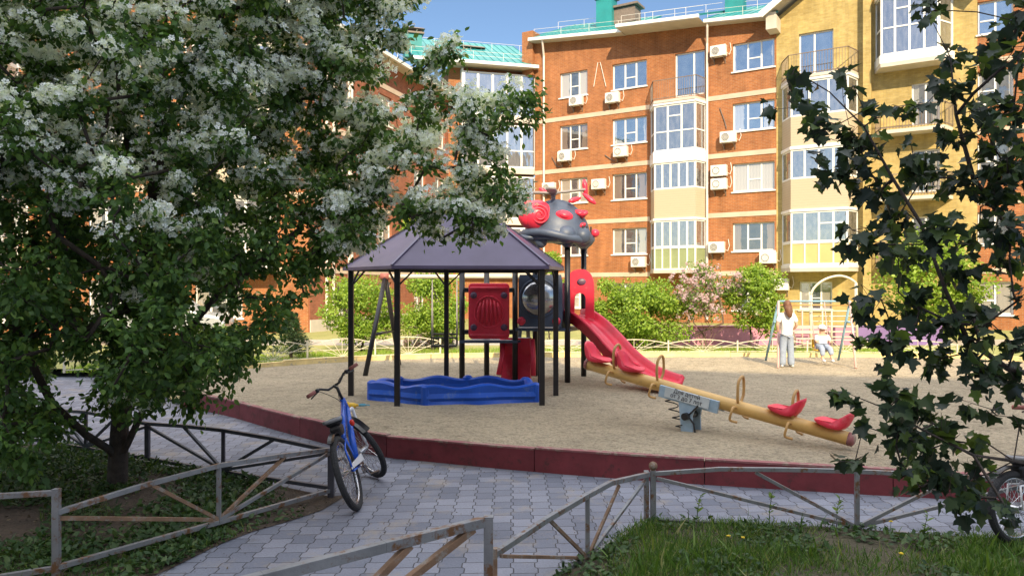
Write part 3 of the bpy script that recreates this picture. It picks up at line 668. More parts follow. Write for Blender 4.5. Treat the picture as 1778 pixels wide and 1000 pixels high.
# gable
gz = [(-0.5, 15.2), (LB / 2, 18.4), (LB + 0.5, 15.2)]
g = MB(); g.add([FB.pt(0, 15.25, 0.005), FB.pt(LB, 15.25, 0.005), FB.pt(LB / 2, 18.2, 0.005)], [(0, 1, 2)], [[(0, 15.25), (LB, 15.25), (LB / 2, 18.2)]]); g.build('gable_wall', M['brick_yellow'], bB, fix=False)
for (ua, za), (ub, zb) in ((gz[0], gz[1]), (gz[1], gz[2])):
    g = MB(); a = FB.pt(ua, za, 1.1); b = FB.pt(ub, zb, 1.1); c = FB.pt(ub, zb, -5); d = FB.pt(ua, za, -5); t = Vector((0, 0, 0.1)); g.add([a + t, b + t, c + t, d + t, a, b, c, d], [(0, 1, 2, 3), (4, 5, 6, 7)]); g.build('roof', M['teal'], bB)
    g = MB(); e = Vector((0, 0, -0.03)); g.add([a + e, b + e, c + e, d + e], [(0, 1, 2, 3)]); g.build('soffit', M['offwhite'], bB)
    g = MB(); g.bar(FB.pt(ua, za - 0.02, 1.14), FB.pt(ub, zb - 0.02, 1.14), 0.08, 0.3); g.build('fascia', M['white'], bB)
g = MB(); g.prism([FB.pt(-0.3, 14.5, 0), FB.pt(0.2, 14.5, 0), FB.pt(0.2, 15.15, 0), FB.pt(-0.3, 15.15, 0)], (0, 0, 0), FB.n * 0.9); g.build('eave_return', M['offwhite'], bB)
back(FB, 0.02, LB - 0.02, BZ, 15.1, 11, bB, M['brick_yellow'])
# ---- right orange section
FC = Facade(tuple(FB.pt(LB, 0))[:2], tuple(FB.pt(LB + 16, 0))[:2]); LC = FC.L
bC = thing('apartment_building', (24, 30, BZ), 'orange brick wing at the right edge partly hidden by dark maple leaves', 'building')
hC = []; wc = []
for zt in TOPS:
    for l, r in ((1697, 1760), (1850, 1930)):
        u0, u1 = uw(FC, l, r); hC.append((u0, u1, zt - 1.42, zt)); wc.append((u0, u1, zt))
wall(FC, 0, LC, BZ, 15.3, 15.3, hC, M['brick_orange'], bC)
for u0, u1, zt in wc: window(FC, u0, u1, zt - 1.42, zt, bC, M['glass_sky' if zt > 10 else 'glass_dim'], 2)
for z in BANDS: band(FC, 0, LC, z, bC)
eave_roof(FC, 0, LC, 15.3, 15.3, 0.6, 2.4, 5.5, bC); back(FC, 0.02, LC, BZ, 15.2, 11, bC, M['brick_orange'])
# ---- left wing, receding corner and the near left wing
FD = Facade((-3.7, 43.3), (1.30, 44.6)); LD = FD.L
bD = thing('apartment_building', (-1.5, 45, BZ), 'brick corner wing with white glazed loggias left of the orange block', 'building')
wall(FD, 0, LD, BZ, 14.9, 14.9, [], M['brick_orange'], bD)
d0, d1 = FD.u(802), FD.u(926)
for k, z in enumerate((2.9, 5.9, 8.9, 11.9)):
    g = MB(); rb = Facade(tuple(FD.pt(d0, 0, 0.5))[:2], tuple(FD.pt(d1, 0, 0.5))[:2])
    winframe(g, rb, 0, rb.L, z + 0.15, z + 2.65, 0, 5, fw=0.09, midrow=[(z + 1.15, None)]); w_ = g.build('loggia_window', M['white'], bD)
    g = MB(); rect(g, rb.pt(0, z + 0.15, -0.04), rb.pt(rb.L, z + 0.15, -0.04), rb.pt(rb.L, z + 2.65, -0.04), rb.pt(0, z + 2.65, -0.04), [(0, 0), (5, 0), (5, 1), (0, 1)]); g.build('pane', M['glass_loggia'], w_, fix=False)
    g = MB(); g.prism([FD.pt(d0 - 0.1, z - 0.2), FD.pt(d1 + 0.05, z - 0.2), FD.pt(d1 + 0.05, z + 0.15), FD.pt(d0 - 0.1, z + 0.15)], (0, 0, 0), FD.n * 0.56); g.build('loggia_slab', M['offwhite'], bD)
    g = MB(); g.prism([FD.pt(d0 - 0.1, z + .15), FD.pt(d0, z + .15), FD.pt(d0, z + 2.8), FD.pt(d0 - 0.1, z + 2.8)], (0, 0, 0), FD.n * 0.5); g.build('loggia_side', M['white'], bD)
eave_roof(FD, -2.2, LD + 0.0, 14.95, 14.95, 1.0, 3.0, 5.0, bD); back(FD, 0, LD, BZ, 14.8, 9, bD, M['brick_orange'])
chimney(FD.pt(-1.9, 15.6, -1.6), 1.0, 0.9, 1.4, bD, 0.3)
chimney(FD.pt(2.0, 15.8, -3), 1.2, 0.6, 0.9, bD, 0.3)
downpipe(FD, FD.u(936), BZ, 14.6, bD)
FE = Facade((-8.2, 30.2), (-3.7, 43.3)); LE = FE.L
bE = thing('apartment_building', (-6.5, 37, BZ), 'red brick wing receding at the left behind the round clipped bush', 'building')
hE = []; we = []
for zt in TOPS[1:]:
    for u in (2.0, 5.6, 9.4, 12.0):
        hE.append((u, u + 1.35, zt - 1.42, zt)); we.append((u, u + 1.35, zt))
wall(FE, 0, LE, BZ, 13.0, 13.0, hE, M['brick_red'], bE)
for u0, u1, zt in we: window(FE, u0, u1, zt - 1.42, zt, bE, M['glass_dim'], 2)
for z in BANDS: band(FE, 0, LE, z, bE)
g = MB(); g.prism([FE.pt(0, BZ), FE.pt(LE, BZ), FE.pt(LE, BZ + 0.55), FE.pt(0, BZ + 0.55)], (0, 0, 0), FE.n * 0.05); g.build('plinth', M['offwhite'], bE)
eave_roof(FE, 0, LE, 13.0, 13.0, 0.6, 1.2, 3.5, bE)
for px in (563, 575, 602, 607): downpipe(FE, FE.u(px), BZ + 0.3, 12.7, bE)
back(FE, 0.02, LE - 0.02, BZ, 12.9, 8, bE, M['brick_red'])
FG = Facade((-30, 21.5), (-8.25, 30.2)); LG = FG.L
bG = thing('apartment_building', (-16, 29, BZ), 'orange brick wing with projecting bays behind the blossoming apple tree', 'building')
hG = []; wg = []
for zt in TOPS[1:]:
    u = 1.2
    while u < LG - 2.5:
        hG.append((u, u + 1.7, zt - 1.45, zt)); wg.append((u, u + 1.7, zt)); u += 3.6
wall(FG, 0, LG * 0.6, BZ, 13.2, 13.2, [h for h in hG if h[1] < LG * 0.6], M['brick_orange'], bG)
uu = LG * 0.6
wall(FG, uu, LG, BZ, 13.2, 13.2, [h for h in hG if h[0] > uu], M['brick_orange'], bG)
for u0, u1, zt in wg:
    if not (u0 < uu < u1): window(FG, u0, u1, zt - 1.45, zt, bG, M['glass_sky' if zt > 12 else 'glass_dim'], 3)
for z in BANDS: band(FG, 0, LG, z, bG)
for k, z in enumerate((2.9, 5.9, 8.9)):
    for (a, b) in ((LG - 4.6, LG - 1.2), (LG - 13.5, LG - 10)):
        bay(FG, a, b, 0.9, [(z - .1, z + 0.9, 'siding' if k % 2 else 'panel_cream', 3, []), (z + 0.9, z + 2.5, 'glass', 3, [])], bG, 0.3, 0.3)
eave_roof(FG, 0, LG, 13.2, 13.2, 0.7, 1.2, 3.5, bG, False); back(FG, 0.02, LG - 0.02, BZ, 13.1, 8, bG, M['brick_orange'])
# ---- the block behind the viewer that shades the near half of the courtyard
Hb = 27.0; sh = (Hb - SZ) / math.tan(R(SUN_EL)); k_ = math.hypot(SUN_DX, SUN_DY); dx, dy = SUN_DX / k_ * sh, SUN_DY / k_ * sh
def edge(X): return Vector((X - dx, 17.25 - 0.31 * X - dy, 0))
e0, e1 = edge(45), edge(-30)
FH = Facade((e0.x, e0.y), (e1.x, e1.y)); LH = FH.L
bH = thing('apartment_building', ((e0.x + e1.x) / 2, (e0.y + e1.y) / 2, 0), 'tall pale block behind the viewer that shades the near half of the yard', 'building')
hH = []; wh = []
for kz in range(8):
    u = 2.0
    while u < LH - 3: hH.append((u, u + 1.8, 1.2 + kz * 3.1, 2.7 + kz * 3.1)); u += 4.0
wall(FH, 0, LH, 0, Hb, Hb, hH, M['band'], bH)
g = MB()
for h in hH: rect(g, FH.pt(h[0], h[2], -0.15), FH.pt(h[1], h[2], -0.15), FH.pt(h[1], h[3], -0.15), FH.pt(h[0], h[3], -0.15), [(0, 0), (1, 0), (1, 1), (0, 1)])
o = g.build('pane', M['glass_dim'], bH, fix=False); o['kind'] = 'stuff'
back(FH, 0, LH, 0, Hb, 10, bH, M['brick_orange'])
# ---- air conditioners hanging on the walls
def make_ac():
    r = thing('air_conditioner', (0, 0, 0), None, None)
    g = MB(); g.box((0, -0.26, 0.29), (0.80, 0.30, 0.56)); g.build('casing', M['ac_white'], r, local=True, bevel=0.02)
    mt = Matrix.Translation((-0.12, -0.412, 0.29)) @ Matrix.Rotation(R(90), 4, 'X')
    g = MB(); g.lathe([(0.215, -0.002), (0.215, 0.012), (0.19, 0.012), (0.19, -0.002)], 24, mt)
    for rr in (0.15, 0.11, 0.07, 0.03): g.lathe([(rr, 0.004), (rr, 0.012), (rr - 0.015, 0.012), (rr - 0.015, 0.004)], 20, mt)
    for k in range(8):
        a = k * math.pi / 4; g.bar(mt @ Vector((0.03 * math.cos(a), 0.03 * math.sin(a), 0.008)), mt @ Vector((0.19 * math.cos(a), 0.19 * math.sin(a), 0.008)), 0.008)
    gr = g.build('fan_grille', M['ac_white'], r, local=True)
    g = MB(); g.lathe([(0.19, -0.001), (0.19, 0.003)], 24, mt); g.build('fan', M['ac_dark'], gr, local=True)
    for x in (-0.28, 0.28):
        g = MB(); g.bar((x, 0, 0), (x, -0.45, 0), 0.04); g.bar((x, 0, -0.28), (x, -0.4, -0.02), 0.03); g.bar((x, -0.02, -0.3), (x, -0.02, 0.05), 0.04); g.build('bracket', M['railing'], r, local=True)
    g = MB(); g.tube([(0.38, -0.2, 0.2), (0.5, -0.06, 0.1), (0.58, -0.03, 0.35), (0.52, -0.02, 0.7)], 0.02, 6); g.build('hose', M['pipe'], r, local=True)
    return r
ac = None
acs = [(1004, 177, 'under the top left window of the orange block'), (1067, 172, 'under the second top-floor window'), (984, 273, 'under the leftmost fourth-floor window'),
       (1081, 265, 'under the second fourth-floor window'), (1250, 92, 'right of the downpipe on the top floor'), (1267, 240, 'hung left of the fourth-floor right window'),
       (1251, 298, 'that is the upper of two stacked units'), (1251, 321, 'that is the lower of two stacked units'), (1043, 321, 'between the third-floor windows behind the toy rotor'),
       (957, 327, 'beside the downpipes above the red toy engine'), (1247, 430, 'right of the downpipe on the second floor'), (1112, 455, 'just left of the green panelled bay'),
       (1336, 448, 'at the corner beside the lowest yellow bay'), (1357, 494, 'on the yellow wall above the green shrub')]
for i, (px, py, lab) in enumerate(acs):
    if ac is None: ac = make_ac(); o = ac
    else: o = copy_tree(ac)
    fc = FB if px > 1356 else FA
    u = fc.u(px); z = fc.z(px, py) - 0.29
    o.location = fc.pt(u, z, 0.0); o.rotation_euler = (0, 0, math.atan2(fc.d.y, fc.d.x))
    tag(o, 'white air conditioner unit ' + lab, 'air conditioner', 'air conditioners hanging on the walls')
o = copy_tree(ac); fc = FD; o.location = FD.pt(FD.u(810), 8.9 - 0.9 + 0.2, 0.45); o.rotation_euler = (0, 0, math.atan2(fc.d.y, fc.d.x)); tag(o, 'white air conditioner unit on the glazed loggia at left', 'air conditioner', 'air conditioners hanging on the walls')
# ================================================================= low fan-strut fences
Z = Vector((0, 0, 1))
def post(p, h, w, parent, mat, ball=False, name='post'):
    g = MB(); g.box(Vector(p) + Z * (h / 2 - 0.05), (w, w, h + 0.1)); g.box(Vector(p) + Z * (h + 0.004), (w * 1.05, w * 1.05, 0.008)); o = g.build(name, M[mat], parent, bevel=0.003)
    if ball:
        g = MB(); g.lathe([(w * .45, h), (w * .45, h + .012)], 12, Matrix.Translation(p)); g.ell(Vector(p) + Z * (h + 0.045), (0.038,) * 3, n=18); g.build('finial', M['tube_rust'], o, smooth=True)
    return o
def bars(pts, w, parent, mat, name, h=None):
    g = MB()
    for a, b in zip(pts[:-1], pts[1:]): g.bar(a, b, w, h)
    return g.build(name, M[mat], parent, bevel=0.002)
tw = 0.036
# left fence, near panel (arched top) and the piece leaving the frame
f1 = thing('metal_fence', (-2.6, 6.2, 0), 'rusty grey tube fence with fan struts at lower left, before the apple tree', 'fence', 'low tube fences round the beds')
a0 = Vector((-3.12, 5.1, 0.06)); a1 = Vector((-2.48, 6.28, 0.02)); a2 = Vector((-1.73, 7.12, 0.06))
post(a0 - Z * 0.12, 0.68, 0.045, f1, 'tube_grey'); post(Vector((a2.x, a2.y, 0)), 0.46, 0.055, f1, 'tube_dark')
T = lambda p, z: Vector((p.x, p.y, z))
tl, tm, tr = T(a0, 0.385), P(380, 808, 6.1), P(574, 780, 7.12); tl = P(100, 889, 5.1)
bl, bm_, br = P(100, 984, 5.1), P(380, 906, 6.1), P(574, 851, 7.12)
bars([tl, tl.lerp(tm, 0.5) + Z * 0.015, tm, tm.lerp(tr, 0.5) + Z * 0.008, tr], tw, f1, 'tube_grey', 'top_rail'); bars([bl, bm_, br], tw, f1, 'tube_grey', 'bottom_rail')
bars([bm_, tm], 0.032, f1, 'tube_grey', 'middle_post')
bars([bm_ + Z * .02, P(103, 899, 5.11)], 0.022, f1, 'tube_rust', 'strut', 0.03); bars([bm_ + Z * .02, tl.lerp(tm, 0.54)], 0.028, f1, 'tube_rust', 'strut')
bars([bm_ + Z * .02, tm.lerp(tr, 0.56)], 0.028, f1, 'tube_rust', 'strut'); bars([bm_ + Z * .02, tr - Z * 0.03], 0.03, f1, 'tube_grey', 'strut')
fl = [P(-160, 870, 5.0), P(97, 855, 5.1)]
bars(fl, tw, f1, 'tube_grey', 'top_rail'); bars([P(-120, 1020, 4.9), P(97, 986, 5.1)], tw, f1, 'tube_grey', 'bottom_rail')
bars([P(-120, 1020, 4.9), P(-10, 862, 5.05)], 0.03, f1, 'tube_rust', 'strut')
# dark fence behind
f2 = thing('metal_fence', (-3, 7.9, 0), 'dark painted tube fence between the paving and the apple tree, meeting the bicycle post', 'fence', 'low tube fences round the beds')
c0 = G(256, 803); c2 = Vector((-1.76, 7.17, 0)); c1 = c0.lerp(c2, 0.46)
post(c0, 0.45, 0.05, f2, 'tube_dark')
ht = [0.445, 0.475, 0.40]
t0, t1, t2 = T(c0, .445), T(c1, .49), T(c2, .44); q0, q1, q2 = T(c0, .05), T(c1, .05), T(c2, .08)
bars([t0, t0.lerp(t1, .5) + Z * .01, t1, t1.lerp(t2, .5) + Z * .01, t2], tw, f2, 'tube_dark', 'top_rail'); bars([q0, q1, q2], tw, f2, 'tube_dark', 'bottom_rail'); bars([q1, t1], .034, f2, 'tube_dark', 'middle_post')
for e in (t0 - Z * .03, t0.lerp(t1, .5), t1.lerp(t2, .5), t2 - Z * .03): bars([q1 + Z * .02, e], .028, f2, 'tube_dark', 'strut')
c3 = Vector((-6.2, 9.6, 0)); cm = c0.lerp(c3, .5)
post(c3, 0.45, 0.05, f2, 'tube_dark'); bars([t0, T(cm, .49), T(c3, .445)], tw, f2, 'tube_dark', 'top_rail'); bars([q0, T(c3, .05)], tw, f2, 'tube_dark', 'bottom_rail'); bars([T(cm, .05), T(cm, .49)], .034, f2, 'tube_dark', 'middle_post')
for e in (t0 - Z * .03, t0.lerp(T(cm, .49), .5), T(cm, .49).lerp(T(c3, .44), .5), T(c3, .42)): bars([T(cm, .07), e], .028, f2, 'tube_dark', 'strut')
# fence at the bottom centre, closest to the viewer
f3 = thing('metal_fence', (-0.5, 3.2, 0), 'thick grey tube handrail fence cut off by the bottom edge of the photo', 'fence', 'low tube fences round the beds')
h3 = P(841, 905, 3.6); h4 = P(455, 1003, 2.95); h5 = h3.lerp(h4, 1.9); hz = h3.lerp(h4, 1.0)
b3 = T(h3, 0.42); bmid = T(h3.lerp(h4, .95), 0.40); b5 = T(h5, 0.38)
post(Vector((h3.x + .02, h3.y, 0)), h3.z + 0.02, 0.045, f3, 'tube_grey'); post(Vector((h5.x, h5.y, 0)), h5.z, 0.045, f3, 'tube_grey')
bars([h3, h3.lerp(h4, .5) + Z * .002, h4, h5], 0.042, f3, 'tube_grey', 'top_rail', 0.045); bars([b3, bmid, b5], .036, f3, 'tube_grey', 'bottom_rail'); bars([bmid, T(bmid, h4.z - .02)], .034, f3, 'tube_grey', 'middle_post')
bars([bmid + Z * .02, h3.lerp(h4, .38) - Z * .02], .034, f3, 'tube_rust', 'strut'); bars([bmid + Z * .02, h3.lerp(h4, .06) - Z * .02], .034, f3, 'tube_rust', 'strut'); bars([bmid, h5.lerp(h4, .4)], .03, f3, 'tube_rust', 'strut')
# right-hand fences meeting at the ball-topped post
f4 = thing('metal_fence', (0.5, 5.5, 0), 'grey tube fence panel climbing to the ball-topped post beside the grass bed', 'fence', 'low tube fences round the beds')
g0 = Vector((P(858, 950, 4.6).x, 4.6, 0)); g1 = Vector((P(1020, 860, 5.5).x, 5.5, 0)); g2 = G(1126, 905)
post(g0, P(858, 953, 4.6).z, 0.04, f4, 'tube_rust'); u0_, u1_, u2_ = P(858, 962, 4.6), P(1020, 860, 5.5), P(1126, 823, 6.35)
bars([u0_, u0_.lerp(u1_, .5) + Z * .012, u1_, u1_.lerp(u2_, .35) + Z * .035, u2_], .038, f4, 'tube_grey', 'top_rail')
v0, v1, v2 = P(858, 1052, 4.6), P(1020, 968, 5.5), P(1124, 905, 6.35); bars([v0, v1, v2], .034, f4, 'tube_grey', 'bottom_rail'); bars([v1, u1_], .032, f4, 'tube_grey', 'middle_post')
bars([v1, P(870, 965, 4.62)], .022, f4, 'tube_rust', 'strut'); bars([v1, P(955, 903, 5.12)], .024, f4, 'tube_rust', 'strut'); bars([v1, P(1075, 842, 5.93)], .022, f4, 'tube_rust', 'strut'); bars([v1, P(1120, 834, 6.3)], .024, f4, 'tube_grey', 'strut')
post(g2 + Vector((-.02, -.01, 0)), .43, .04, f4, 'tube_grey')
f5 = thing('metal_fence', (3, 6.2, 0), 'long grey tube fence with ball-topped end post running behind the grass at the right', 'fence', 'low tube fences round the beds')
k0 = G(1134, 906); post(k0, .435, .045, f5, 'tube_grey', ball=True)
k1 = Vector((P(1488, 912, 6.2).x, 6.2, 0)); k2 = Vector((4.75, 5.98, 0))
n0, n1, n2 = P(1136, 822, 6.36), P(1488, 818, 6.2), P(1860, 842, 5.98)
bars([n0, P(1250, 814, 6.3), P(1370, 815, 6.25), n1, P(1640, 825, 6.1), n2], .034, f5, 'tube_grey', 'top_rail')
m0, m1, m2 = P(1140, 904, 6.36), P(1488, 921, 6.2), P(1860, 945, 5.98); bars([m0, m1, m2], .034, f5, 'tube_dark', 'bottom_rail'); bars([m1, n1], .034, f5, 'tube_grey', 'middle_post')
for e in (P(1140, 830, 6.35), P(1312, 820, 6.28), P(1650, 833, 6.1), P(1780, 842, 6.03)): bars([m1 + Z * .03, e], .028, f5, 'tube_grey', 'strut')
post(k2 + Vector((-.05, .04, 0)), .45, .045, f5, 'tube_grey')
# far fences behind the sand pit
def far_fence(name_label, pts, z0, h, step, parent=None, gold=False):
    t = thing('metal_fence', (pts[0].x, pts[0].y, z0), name_label, 'fence')
    mat = 'fence_white'; d = [0]
    for a, b in zip(pts[:-1], pts[1:]): d.append(d[-1] + (b - a).length)
    def at(s):
        for i in range(len(pts) - 1):
            if s <= d[i + 1] or i == len(pts) - 2: return pts[i].lerp(pts[i + 1], (s - d[i]) / (d[i + 1] - d[i]))
    n = int(d[-1] / step)
    for k in range(n):
        a, b = at(k * step), at((k + 1) * step); a = T(a, z0); b = T(b, z0); mid = (a + b) / 2
        g = MB(); g.bar(a, a + Z * h, .04); g.build('post', M[mat], t)
        g = MB(); pr = None
        for i in range(9):
            s = i / 8; q = a.lerp(b, s) + Z * (h * (0.78 + 0.3 * math.sin(math.pi * s)))
            if pr is not None: g.bar(pr, q, .022)
            pr = q
        g.bar(a + Z * .06, b + Z * .06, .02); g.bar(a + Z * h * .5, b + Z * h * .5, .012)
        for s in (0, .18, .34, .5, .66, .82, 1): g.bar(mid + Z * .06, a.lerp(b, s) + Z * (h * (0.78 + 0.3 * math.sin(math.pi * s))), .012)
        g.build('fan_panel', M[mat], t)
    g = MB(); g.bar(T(at(n * step), z0), T(at(n * step), z0) + Z * h, .04); g.build('post', M[mat], t)
far_fence('low ornamental white fan fence behind the left side of the sand pit', [Vector(p) for p in ((-9.5, 15.8, 0), (-7.2, 16.7, 0), (-5.4, 18.3, 0), (-2.9, 19.7, 0), (-0.4, 20.25, 0))], .2, .48, 1.75)
far_fence('low cream fan fence in sun behind the right side of the sand pit', [Vector(p) for p in ((0.5, 20.35, 0), (5, 20.5, 0), (9.2, 20.4, 0), (13.5, 19.4, 0))], .2, .36, 1.9)
# ================================================================= gazebo
gz0 = thing('gazebo', (-0.95, 12.5, SZ), 'open six-post gazebo with dark purple metal roof over a blue sand box', 'gazebo')
gp = [Vector(p) for p in ((-2.66, 12.31, SZ), (-1.73, 11.23, SZ), (0.456, 11.34, SZ), (0.727, 12.37, SZ), (0.52, 13.75, SZ), (-1.21, 13.75, SZ))]
for p in gp:
    g = MB(); g.box(T(p, (SZ + 2.36) / 2 - .05), (.085, .085, 2.36 - SZ + .1)); g.build('post', M['black'], gz0, bevel=.004)
cen = Vector((-.95, 12.55, 0)); apex = Vector((-.82, 12.5, 3.58)); ev = []
for p in gp: q = p + (p - cen).normalized() * .14; ev.append(T(q, 2.335))
for i in range(6):
    a, b = ev[i], ev[(i + 1) % 6]; g = MB(); dn = Vector((0, 0, -.012)); lip = Vector((0, 0, -.05))
    g.add([a, b, apex, a + dn, b + dn, apex + dn], [(0, 1, 2), (5, 4, 3)]); g.add([a, b, b + lip, a + lip], [(0, 1, 2, 3)])
    g.build('roof_panel', M['canopy'], gz0)
    p, q = T(gp[i], 2.30), T(gp[(i + 1) % 6], 2.30); g = MB(); g.bar(p, q, .05); g.build('eave_beam', M['black'], gz0)
    g = MB(); g.bar(T(gp[i], 2.30), apex - Z * .05, .045); g.build('rafter', M['black'], gz0)
    g = MB(); g.bar(a + Z * .012, apex + Z * .012, .05, .014); g.build('ridge_strip', M['canopy'], gz0)
    dd = (q - p).normalized(); 
    for aa, bb_ in ((T(p, 2.02), p + dd * .28), (T(q, 2.02), q - dd * .28)): g = MB(); g.bar(aa, bb_, .025); g.build('brace', M['black'], gz0)
# blue sand box
sbx = thing('sand_box', (-1, 12, SZ), 'bright blue plastic sand box with wavy side panels under the gazebo', 'sand box')
poly = [Vector(p) for p in ((-2.24, 11.95, 0), (-1.31, 11.36, 0), (0.36, 11.66, 0), (0.22, 12.35, 0), (-.75, 12.62, 0), (-1.9, 12.5, 0))]
for i in range(6):
    a, b = poly[i], poly[(i + 1) % 6]; d = (b - a); L = d.length; d.normalize(); nrm = Vector((d.y, -d.x, 0)); n = 34; g = MB(); vs = []; fs = []
    prof = [(.07, 0.0), (.045, .08), (.075, .13), (.055, .20), (.07, 1.0), (.03, 1.12), (-.03, 1.12), (-.07, 1.0), (-.05, .2), (-.06, 0)]
    for k in range(n + 1):
        s = k / n; h = .285 + .028 * math.sin(s * L * 7.5 + i) ; wv = .022 * math.sin(s * L * 7.5 + 1.2 + i)
        for o, t in prof:
            z = t * h if t >= .9 or t == 0 else t
            vs.append(a + d * (L * s) * 1.0 + nrm * (o + wv * (0.3 if t == 0 else 1)) + Z * (SZ - .03 + (z if t != 1.12 else h * 1.08)))
    m = len(prof)
    for k in range(n):
        for j in range(m): fs.append((k * m + j, k * m + (j + 1) % m, (k + 1) * m + (j + 1) % m, (k + 1) * m + j))
    fs.append(tuple(range(m))[::-1]); fs.append(tuple(n * m + j for j in range(m)))
    g.add(vs, fs); g.build('side_panel', M['blue_plastic'], sbx, smooth=False, bevel=0)
    g = MB(); g.lathe([(.085, SZ - .03), (.085, SZ + .27), (.05, SZ + .30), (0, SZ + .31)], 12, Matrix.Translation((a.x, a.y, 0))); g.build('corner_piece', M['blue_plastic'], sbx)
# small toys on the sand
o = thing('toy_duck', tuple(G(611, 709, SZ)), 'small yellow sand toy lying on the sand beside the gazebo post', 'toy')
b = G(611, 709, SZ); g = MB(); g.ell(b + Vector((0, 0, .045)), (.075, .05, .045), n=14); g.ell(b + Vector((-.06, 0, .07)), (.035, .03, .03), n=10); g.ell(b + Vector((.075, 0, .05)), (.03, .02, .02), n=8); g.build('toy_body', M['toy_yellow'], o, smooth=True)
b = G(628, 705, SZ); o = thing('sand_sieve', tuple(b), 'pale blue plastic sieve lying beside the yellow toy', 'toy')
g = MB(); g.lathe([(.05, 0), (.06, .03), (.066, .03), (.056, 0)], 16, Matrix.Translation(b)); g.bar(b + Vector((.05, 0, .02)), b + Vector((.12, .02, .015)), .015); g.build('bowl', M['toy_cyan'], o)
# ================================================================= play tower
tw0 = thing('play_tower', (0.6, 14.4, SZ), 'red and grey plastic play tower on black posts with helicopter shaped roof and slide', 'play tower')
tp = dict(a=(-.96, 14.3), b=(.06, 14.3), c=(-.51, 15.0), d=(.47, 15.1), e=(1.05, 14.1), f=(1.44, 14.95))
def tpost(x, y, top):
    g = MB(); g.tube([(x, y, SZ - .1), (x, y, top)], .055, 14); o = g.build('post', M['black'], tw0, smooth=True); return o
for k, top in (('a', 2.3), ('b', 2.3), ('c', 2.35), ('d', 2.95), ('e', 2.95), ('f', 2.95)): tpost(*tp[k], top)
tpost(.42, 14.15, 2.95) if False else None
dz = 1.24
g = MB(); g.prism([(tp['b'][0], 14.2, dz - .06), (1.1, 14.05, dz - .06), (1.5, 15.0, dz - .06), (.4, 15.15, dz - .06)], (0, 0, 0), (0, 0, .06)); g.prism([(-1.0, 14.2, .95), (.1, 14.2, .95), (.4, 15.1, .95), (-.55, 15.1, .95)], (0, 0, 0), (0, 0, .05)); g.build('deck', M['grey_plastic'], tw0)
# red fluted panel
def rrect(w, h, r, n=5):
    pts = []
    for cx, cz, a0_ in ((w / 2 - r, h / 2 - r, 0), (-w / 2 + r, h / 2 - r, 90), (-w / 2 + r, -h / 2 + r, 180), (w / 2 - r, -h / 2 + r, 270)):
        for k in range(n + 1): a = R(a0_ + 90 * k / n); pts.append((cx + r * math.cos(a), cz + r * math.sin(a)))
    return pts
pc = P(849, 540, 14.22); g = MB()
W_, H_ = .78, 1.06
g.prism([(pc.x + x, pc.y, pc.z + z) for x, z in rrect(W_, H_, .07)], (0, .03, 0), (0, -.03, 0))
rp = g.build('panel', M['red_plastic'], tw0, bevel=.015)
g = MB(); g.prism([(pc.x + x, pc.y - .035, pc.z + z) for x, z in rrect(W_ * .93, .05, .02)], (0, 0, .44), (0, -.03, .44)); g.prism([(pc.x + x, pc.y - .035, pc.z + z) for x, z in rrect(W_ * .93, .05, .02)], (0, 0, -.46), (0, -.03, -.46))
for i, x in enumerate(np.linspace(-.2, .2, 6)):
    L = .30 - 1.2 * x * x * 1.5
    g.tube([(pc.x + x * 1.1, pc.y - .03, pc.z - L * .9), (pc.x + x, pc.y - .055, pc.z), (pc.x + x * .8, pc.y - .03, pc.z + L * .75)], [.02, .028, .02], 8)
ring = [(pc.x + .27 * math.cos(t), pc.y - .035, pc.z - .02 + .30 * math.sin(t)) for t in np.linspace(0, 2 * math.pi, 25)[:-1]]; g.tube(ring, .018, 6, closed=True)
g.build('fluting', M['red_plastic'], rp, smooth=True)
for x in (-.29, .29):
    for z in (-.31, .30):
        g = MB(); g.ell((pc.x + x, pc.y - .045, pc.z + z), (.065, .04, .065), n=14); g.build('knob', M['purple_plastic'], rp, smooth=True)
for x in (-.42, .42):
    for z in (-.40, .40): g = MB(); g.box((pc.x + x, pc.y + .03, pc.z + z), (.12, .09, .09)); g.build('clamp', M['black'], tw0, bevel=.01)
# grey panel with bubble window
a = P(900, 0, 14.2).x; b_ = P(976, 0, 14.1).x; zc = P(938, 522, 14.15).z; xc = (a + b_) / 2
g = MB(); yq = 14.02; Wq, Hq = b_ - a, .98; nn = 28
outer = []
for k in range(nn):
    t = 2 * math.pi * k / nn; c_, s_ = math.cos(t), math.sin(t); m = max(abs(c_) / (Wq / 2), abs(s_) / (Hq / 2)); outer.append((c_ / m, s_ / m))
for k in range(nn):
    t0_, t1_ = 2 * math.pi * k / nn, 2 * math.pi * (k + 1) / nn; r_ = .345; dx_ = -.03; dzz = .05
    i0, i1 = (dx_ + r_ * math.cos(t0_), dzz + r_ * math.sin(t0_)), (dx_ + r_ * math.cos(t1_), dzz + r_ * math.sin(t1_)); o0, o1 = outer[k], outer[(k + 1) % nn]
    g.prism([(xc + i0[0], yq, zc + i0[1]), (xc + i1[0], yq, zc + i1[1]), (xc + o1[0], yq, zc + o1[1]), (xc + o0[0], yq, zc + o0[1])], (0, .03, 0), (0, -.03, 0))
bp = g.build('window_panel', M['grey_plastic'], tw0)
g = MB(); g.tube([(xc - .03 + .35 * math.cos(t), yq - .035, zc + .05 + .35 * math.sin(t)) for t in np.linspace(0, 2 * math.pi, 33)[:-1]], .03, 8, closed=True); g.build('window_ring', M['grey_plastic'], bp, smooth=True)
g = MB(); g.ell((xc - .03, yq - .02, zc + .05), (.335, .16, .335), n=28); g.build('bubble_window', M['bubble'], bp, smooth=True)
